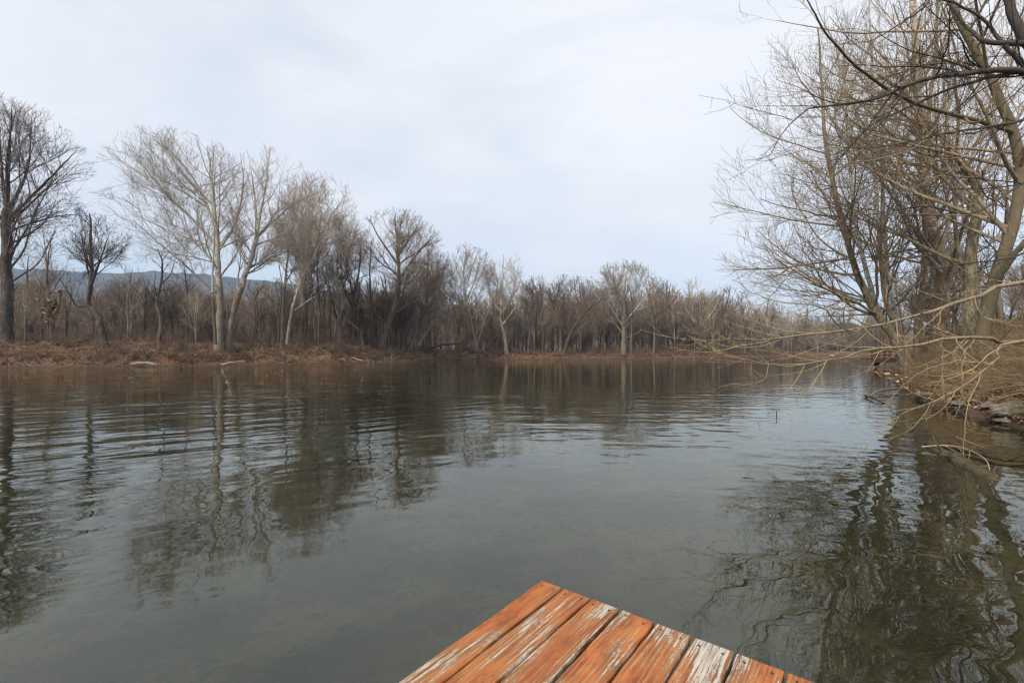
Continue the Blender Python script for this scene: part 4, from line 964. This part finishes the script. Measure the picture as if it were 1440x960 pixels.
# ------------------------------------------------------------------ dock
DZ = CAM_H - 1.35
A = np.array([0.1761, 2.683]); e = np.array([0.788, -0.6155]); e /= np.linalg.norm(e); p_ = np.array([-e[1] * -1, -e[0]]); p_ = np.array([-0.6155, -0.788]); p_ /= np.linalg.norm(p_)
dock = empty('wooden_dock', (A[0], A[1], DZ), math.atan2(p_[1], p_[0])); tag(dock, 'weathered wooden dock corner with peeling orange-red painted boards', 'dock')
def board_mat():
    m, t, b = mat_new('peeling_orange_board')
    tc = N(t, 'ShaderNodeTexCoord'); oi = N(t, 'ShaderNodeObjectInfo')
    off = N(t, 'ShaderNodeVectorMath', operation='MULTIPLY_ADD'); Lk(t, tc.outputs['Object'], off.inputs[0]); off.inputs[1].default_value = (1, 1, 1)
    cmb = N(t, 'ShaderNodeCombineXYZ'); Lk(t, M2(t, 'MULTIPLY', oi.outputs['Random'], 37.0), cmb.inputs[0]); Lk(t, M2(t, 'MULTIPLY', oi.outputs['Random'], 91.0), cmb.inputs[1])
    Lk(t, cmb.outputs[0], off.inputs[2]); P = off.outputs[0]
    def mp(s):
        n = N(t, 'ShaderNodeMapping'); n.inputs['Scale'].default_value = s; Lk(t, P, n.inputs[0]); return n.outputs[0]
    grain = noise_f(t, mp((2.5, 90, 20)), 1.0, 5, .65, .6)
    fine_ = noise_f(t, mp((14, 320, 60)), 1.0, 3, .6)
    flake = noise_f(t, mp((12, 85, 20)), 1.0, 8, .76, .3)
    area = noise_f(t, mp((1.6, 6.5, 5)), 1.0, 3, .5)
    speck = noise_f(t, mp((60, 110, 60)), 1.0, 4, .7)
    at = N(t, 'ShaderNodeAttribute', attribute_type='OBJECT', attribute_name='peel')
    pe = M2(t, 'ADD', M2(t, 'MULTIPLY', flake, .60), M2(t, 'MULTIPLY', area, .85))
    pe = M2(t, 'ADD', pe, M2(t, 'MULTIPLY', M2(t, 'SUBTRACT', grain, .5), .42))
    pe = M2(t, 'ADD', pe, M2(t, 'MULTIPLY', M2(t, 'SUBTRACT', speck, .5), .34))
    pe = M2(t, 'ADD', pe, at.outputs['Fac'])
    peel = ramp(t, pe, .815, .84)
    worn = ramp(t, pe, .64, .82)
    # stain: red-orange, thinner and yellower where worn
    red = mixc(t, ramp(t, noise_f(t, mp((5, 14, 9)), 1.0, 5, .6), .35, .65), (0.25, .055, .020), (0.50, .160, .042))
    red = mixc(t, M2(t, 'MULTIPLY', oi.outputs['Random'], .45), red, (0.25, .095, .042))
    wornc = mixc(t, ramp(t, grain, .35, .65), (0.18, .078, .030), (0.52, .255, .095))
    stain = mixc(t, M2(t, 'MULTIPLY', worn, .9), red, wornc)
    wood = mixc(t, ramp(t, M2(t, 'ADD', M2(t, 'MULTIPLY', grain, .6), M2(t, 'MULTIPLY', fine_, .4)), .36, .62), (0.22, .17, .12), (0.60, .54, .45))
    c = mixc(t, peel, stain, wood)
    dirt = ramp(t, noise_f(t, mp((9, 26, 12)), 1.0, 6, .7), .62, .72)
    c = mixc(t, M2(t, 'MULTIPLY', dirt, .65), c, (0.06, .035, .02))
    # knots
    vo = N(t, 'ShaderNodeTexVoronoi', i_Scale=1.0, distance='EUCLIDEAN'); Lk(t, mp((3.0, 9.5, .01)), vo.inputs['Vector'])
    kn = M2(t, 'SUBTRACT', 1.0, ramp(t, vo.outputs['Distance'], .10, .17))
    ring = M2(t, 'SINE', M2(t, 'MULTIPLY', vo.outputs['Distance'], 160.0))
    c = mixc(t, M2(t, 'MULTIPLY', kn, .55), c, mixc(t, ramp(t, ring, -.5, .8), (0.10, .035, .015), (.30, .11, .04)))
    Lk(t, c, b.inputs['Base Color']); b.inputs['Roughness'].default_value = .72; b.inputs['Specular IOR Level'].default_value = .3
    h = M2(t, 'ADD', M2(t, 'MULTIPLY', grain, .5), M2(t, 'ADD', M2(t, 'MULTIPLY', fine_, .25), M2(t, 'MULTIPLY', peel, -.55)))
    bp = N(t, 'ShaderNodeBump', i_Strength=.9, i_Distance=.0032); Lk(t, h, bp.inputs['Height']); Lk(t, bp.outputs[0], b.inputs['Normal'])
    return m
BM = board_mat()
edges = [0, .149, .325, .4995, .682, .863, 1.048, 1.243, 1.43, 1.62, 1.81, 2.0]
peels = [.03, .015, .04, .015, .065, .085, .06, -.06, .02, .05, .03]
labels_b = {2: 'board streaked with bare pale grain', 5: 'board worn mostly to bare grey wood', 7: 'board with its orange stain nearly intact'}
ang_p = math.atan2(p_[1], p_[0])
# local frame: x along the boards (away from the end edge), y across; e seen in that frame
ey = 1.0 if (-math.sin(ang_p) * e[0] + math.cos(ang_p) * e[1]) > 0 else -1.0
rr = np.random.default_rng(77)
screw_m = plain('rusty_screw', (.05, .03, .02), .2, 30, .5)
for i in range(11):
    y0, y1 = edges[i] + .003, edges[i + 1] - .004
    if i == 2: y1 -= .006
    wv = y1 - y0; L = 3.6; th = .038; nx_, ny_ = 180, 9
    off = rr.uniform(-.004, .004)
    xs_ = off + L * np.linspace(0, 1, nx_) ** 1.5; 
    # cross-section loop with rounded edges
    bev = .006
    prof = [(-wv / 2 + .001, -th), (-wv / 2, -th + .002), (-wv / 2, -bev), (-wv / 2 + bev * .3, -bev * .3), (-wv / 2 + bev, 0)] + \
           [(yy, 0) for yy in np.linspace(-wv / 2 + bev * 2.5, wv / 2 - bev * 2.5, ny_)] + \
           [(wv / 2 - bev, 0), (wv / 2 - bev * .3, -bev * .3), (wv / 2, -bev), (wv / 2, -th + .002), (wv / 2 - .001, -th)]
    prof = np.array(prof); K = len(prof)
    V = np.zeros((nx_, K, 3)); V[:, :, 0] = xs_[:, None]; V[:, :, 1] = prof[None, :, 0]; V[:, :, 2] = prof[None, :, 1]
    ph = rr.uniform(0, 6, 6); X_ = xs_[:, None]
    edge = (prof[:, 0] / (wv / 2))[None]
    V[:, :, 1] += np.abs(edge) ** 6 * np.sign(edge) * -1 * (.0016 * (1 + np.sin(X_ * 9 + ph[0])) + .0010 * (1 + np.sin(X_ * 31 + ph[1] + edge)) + .0007 * rr.random((nx_, 1)))
    V[:, :, 2] += .0025 * np.sin(X_ * 1.3 + ph[2]) + (edge ** 2) * (.0018 * np.sin(ph[3]) ) + .0005 * rr.normal(size=(nx_, K)) * (prof[:, 1] > -.001)[None]
    V[0, :, 0] += .003; V[0, :, 2] -= .0015 * (prof[:, 1] > -.01)
    V[1, :, 0] = V[0, :, 0].mean() + .002 + rr.normal(size=K) * .0006
    idx = np.arange(nx_ * K).reshape(nx_, K)
    A_, B_ = idx[:-1], idx[1:]
    q = np.stack([A_, B_, np.roll(B_, -1, 1), np.roll(A_, -1, 1)], -1).reshape(-1, 4)
    b = MB(); b.add(V.reshape(-1, 3), q if ey > 0 else q[:, ::-1]); b.add(V[0], [list(range(K))])
    o = b.build('deck_board', [BM], dock); o.location = (0, ey * (y0 + y1) / 2, 0)
    o['peel'] = float(peels[i])
    if i in labels_b: o['label'] = labels_b[i]
    for f in (-.28, .28):
        sb = MB(); a_ = np.arange(12) * 2 * np.pi / 12; r_ = .0055
        ringv = np.stack([np.cos(a_) * r_, np.sin(a_) * r_, np.zeros(12)], 1); low = ringv.copy(); low[:, 2] = -.006
        sb.add(np.vstack([ringv, low]), [(j, (j + 1) % 12, 12 + (j + 1) % 12, 12 + j) for j in range(12)]); sb.add(ringv, [list(range(12))])
        s_ = sb.build('screw', [screw_m], o, smooth=False); s_.location = (.048 + rr.uniform(-.008, .008), f * wv, .0022 + .0025 * math.sin(ph[2]))
fm = bark('dock_framing', (.05, .028, .016), (.16, .09, .05), 6)
def dbox(name, c, s, mat=fm):
    b = MB(); b.add(*boxv((0, 0, 0), s)); o = b.build(name, [mat], dock, smooth=False); o.location = c; return o
dbox('rim_joist', (.045, ey * 1.0, -.14), (.04, 1.94, .18)); dbox('rim_joist', (1.8, ey * .05, -.14), (3.4, .04, .18))
for k in range(1, 6): dbox('joist', (.6 * k, ey * 1.05, -.14), (.04, 1.9, .18))
for (x_, y_) in ((.12, .14), (.12, 1.8), (2.8, .14), (2.8, 1.8)): dbox('post', (x_, ey * y_, -.95), (.12, .12, 1.55))

# ------------------------------------------------------------------ haze
def haze():
    b = MB(); x0, x1, y0, y1, z0, z1 = -4900, 4900, -560, 2400, -4.0, 340
    v = np.array([(x, y, z) for z in (z0, z1) for y in (y0, y1) for x in (x0, x1)], float)
    b.add(v, [(0, 2, 3, 1), (4, 5, 7, 6), (0, 1, 5, 4), (2, 6, 7, 3), (0, 4, 6, 2), (1, 3, 7, 5)])
    m = bpy.data.materials.new('haze'); m.use_nodes = True; t = m.node_tree; t.nodes.clear()
    o = N(t, 'ShaderNodeOutputMaterial'); vl = N(t, 'ShaderNodeVolumePrincipled'); vl.inputs['Density'].default_value = 0.00024
    vl.inputs['Color'].default_value = (0.45, 0.68, 1.0, 1); Lk(t, vl.outputs[0], o.inputs['Volume'])
    ob = b.build('haze', m, smooth=False); tag(ob, 'thin blue air over the whole valley', 'haze', kind='stuff')
haze()
print('copies', cnt, 'objects', len(bpy.data.objects), 'verts', sum(len(m.vertices) for m in bpy.data.meshes))
